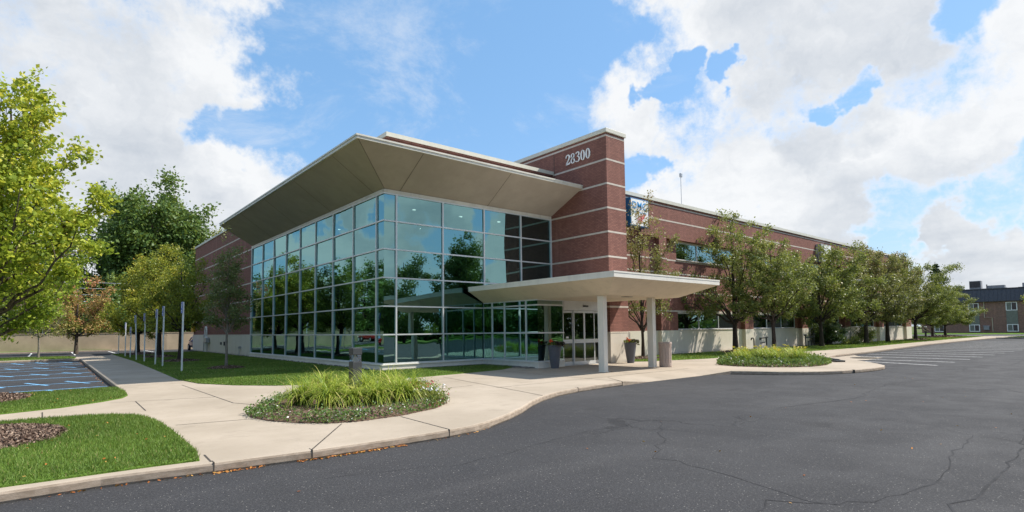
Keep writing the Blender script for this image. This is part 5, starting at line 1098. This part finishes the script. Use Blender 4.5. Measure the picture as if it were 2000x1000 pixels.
# catch basin
o = empty('catch_basin', (33.6, 10.8, -.12), 'round dark grated catch basin in the asphalt near the right bed', 'drain cover'); b = MB()
b.lathe([(.62, -.12), (.62, -.112), (.5, -.112), (.5, -.12)], 33.6, 10.8, 28); b.build('frame', M['dark_metal'], o); b = MB()
for k in range(7): xx = -.42+k*.14; L = math.sqrt(max(.01, .48**2-xx*xx)); b.box(33.6+xx-.035, 33.6+xx+.035, 10.8-L, 10.8+L, -.122, -.113)
b.build('grate', M['dark_metal'], o)

# ------------------------------------------------------------------ cars
def make_car(paint, label, loc, rz):
    o = empty('parked_car', (0, 0, 0), label, 'car')
    # stations along length: x, half width, belt z, floor z
    st = [(-2.2, .62, .72, .42), (-2.12, .80, .88, .28), (-1.6, .88, .96, .2), (-.6, .91, .97, .18), (.6, .91, .95, .18), (1.2, .89, .90, .18), (1.8, .84, .80, .2), (2.12, .74, .70, .28), (2.22, .55, .55, .38)]
    b = MB(); rings = []
    for x, hw, zb_, zf_ in st:
        mid = (zb_+zf_)/2
        rings.append([(x, -hw*.86, zf_), (x, -hw, mid-.05), (x, -hw*.99, mid+.12), (x, -hw*.93, zb_), (x, -hw*.5, zb_+.035), (x, hw*.5, zb_+.035), (x, hw*.93, zb_), (x, hw*.99, mid+.12), (x, hw, mid-.05), (x, hw*.86, zf_)])
    for r_ in rings: b.v += r_
    n = 10
    for k in range(len(rings)-1):
        for q in range(n): j = (q+1) % n; b.f.append((k*n+q, k*n+j, (k+1)*n+j, (k+1)*n+q)); b.m.append(0)
    b.f.append(tuple(range(n))); b.m.append(0); b.f.append(tuple((len(rings)-1)*n+q for q in reversed(range(n)))); b.m.append(0)
    body = b.build('body', paint, o, smooth=True); sb = body.modifiers.new('s', 'SUBSURF'); sb.levels = 1; sb.render_levels = 1
    g = MB(); gs = [(-2.0, .72, .93, .0), (-1.35, .74, .95, .42), (-.8, .75, .96, .5), (.15, .75, .96, .5), (.45, .75, .95, .42), (1.15, .76, .90, .0)]
    for x, hw, z, dh in gs: g.v += [(x, -hw, z), (x, -hw*.80, z+dh), (x, hw*.80, z+dh), (x, hw, z)]
    for k in range(len(gs)-1):
        for q in range(3): g.f.append((k*4+q, k*4+q+1, (k+1)*4+q+1, (k+1)*4+q)); g.m.append(0)
    g.build('windows', M['glass_car'], o, smooth=False)
    r_ = MB(); rs = [(-1.4, .60, 1.36), (-.8, .61, 1.475), (.15, .61, 1.475), (.5, .60, 1.37)]
    for x, hw, z in rs: r_.v += [(x, -hw, z-.01), (x, -hw*.8, z+.02), (x, hw*.8, z+.02), (x, hw, z-.01)]
    for k in range(3):
        for q in range(3): r_.f.append((k*4+q, k*4+q+1, (k+1)*4+q+1, (k+1)*4+q)); r_.m.append(0)
    for sgn in (-1, 1):
        for x0_, z0_, x1_, z1_ in ((-2.0, .95, -1.4, 1.36), (1.15, .92, .5, 1.37), (-.35, .95, -.3, 1.46)): r_.tube([(x0_, sgn*.755, z0_), (x1_, sgn*.62, z1_)], .03, 6)
    r_.build('roof', paint, o)
    for x in (-1.35, 1.4):
        for sgn in (-1, 1):
            w2 = MB(); w2.tube([(x, sgn*.72, .33), (x, sgn*.93, .33)], .33, 24); wo = w2.build('wheel', M['rubber'], o); h_ = MB(); h_.tube([(x, sgn*.925, .33), (x, sgn*.94, .33)], .21, 20); h_.build('rim', M['galv'], wo)
    for sgn in (-1, 1):
        q = MB(); q.box(2.02, 2.16, sgn*.62-.14, sgn*.62+.14, .6, .74); q.build('headlight', M['lamp_lens'], o, bevel=.02); q = MB(); q.box(-2.2, -2.06, sgn*.62-.14, sgn*.62+.14, .68, .84); q.build('tail_light', M['stopred'], o, bevel=.02)
        q = MB(); q.box(.7, .88, sgn*.92-.07+sgn*.04, sgn*.92+.07+sgn*.04, .95, 1.07); q.build('mirror', paint, o, bevel=.02)
    o.location = loc; o.rotation_euler.z = rz; return o
make_car(M['carblue'], 'dark blue car mostly hidden behind the rear corner of the brick building', (12.2, 65.4, -.13), -math.pi/2)
make_car(M['carred'], 'dark red car parked facing the tan wall, seen mirrored in the glass', (-11.9, 67.8, -.13), math.pi/2)
o = empty('stop_sign', (-6.3, 61, 0), 'red octagonal stop sign at the left, seen mirrored in the glass', 'sign')
b = MB(); b.tube([(-6.3, 61, -.13), (-6.3, 61, 2.6)], .035, 8); b.build('pole', M['galv'], o)
b = MB(); b.v = []; pts8 = [(.38/math.cos(math.pi/8)*math.cos(math.pi/8+k*math.pi/4), .38/math.cos(math.pi/8)*math.sin(math.pi/8+k*math.pi/4)) for k in range(8)]
b.poly([(-6.245, 61+u, 2.3+v) for u, v in pts8]); b.poly([(-6.26, 61+u, 2.3+v) for u, v in pts8][::-1])
b.build('plate', M['stopred'], o)
text_mesh('lettering', 'STOP', .3, M['white'], o, Matrix(((0, 0, 1, -6.238), (1, 0, 0, 60.63), (0, 1, 0, 2.2), (0, 0, 0, 1))), extr=.001)
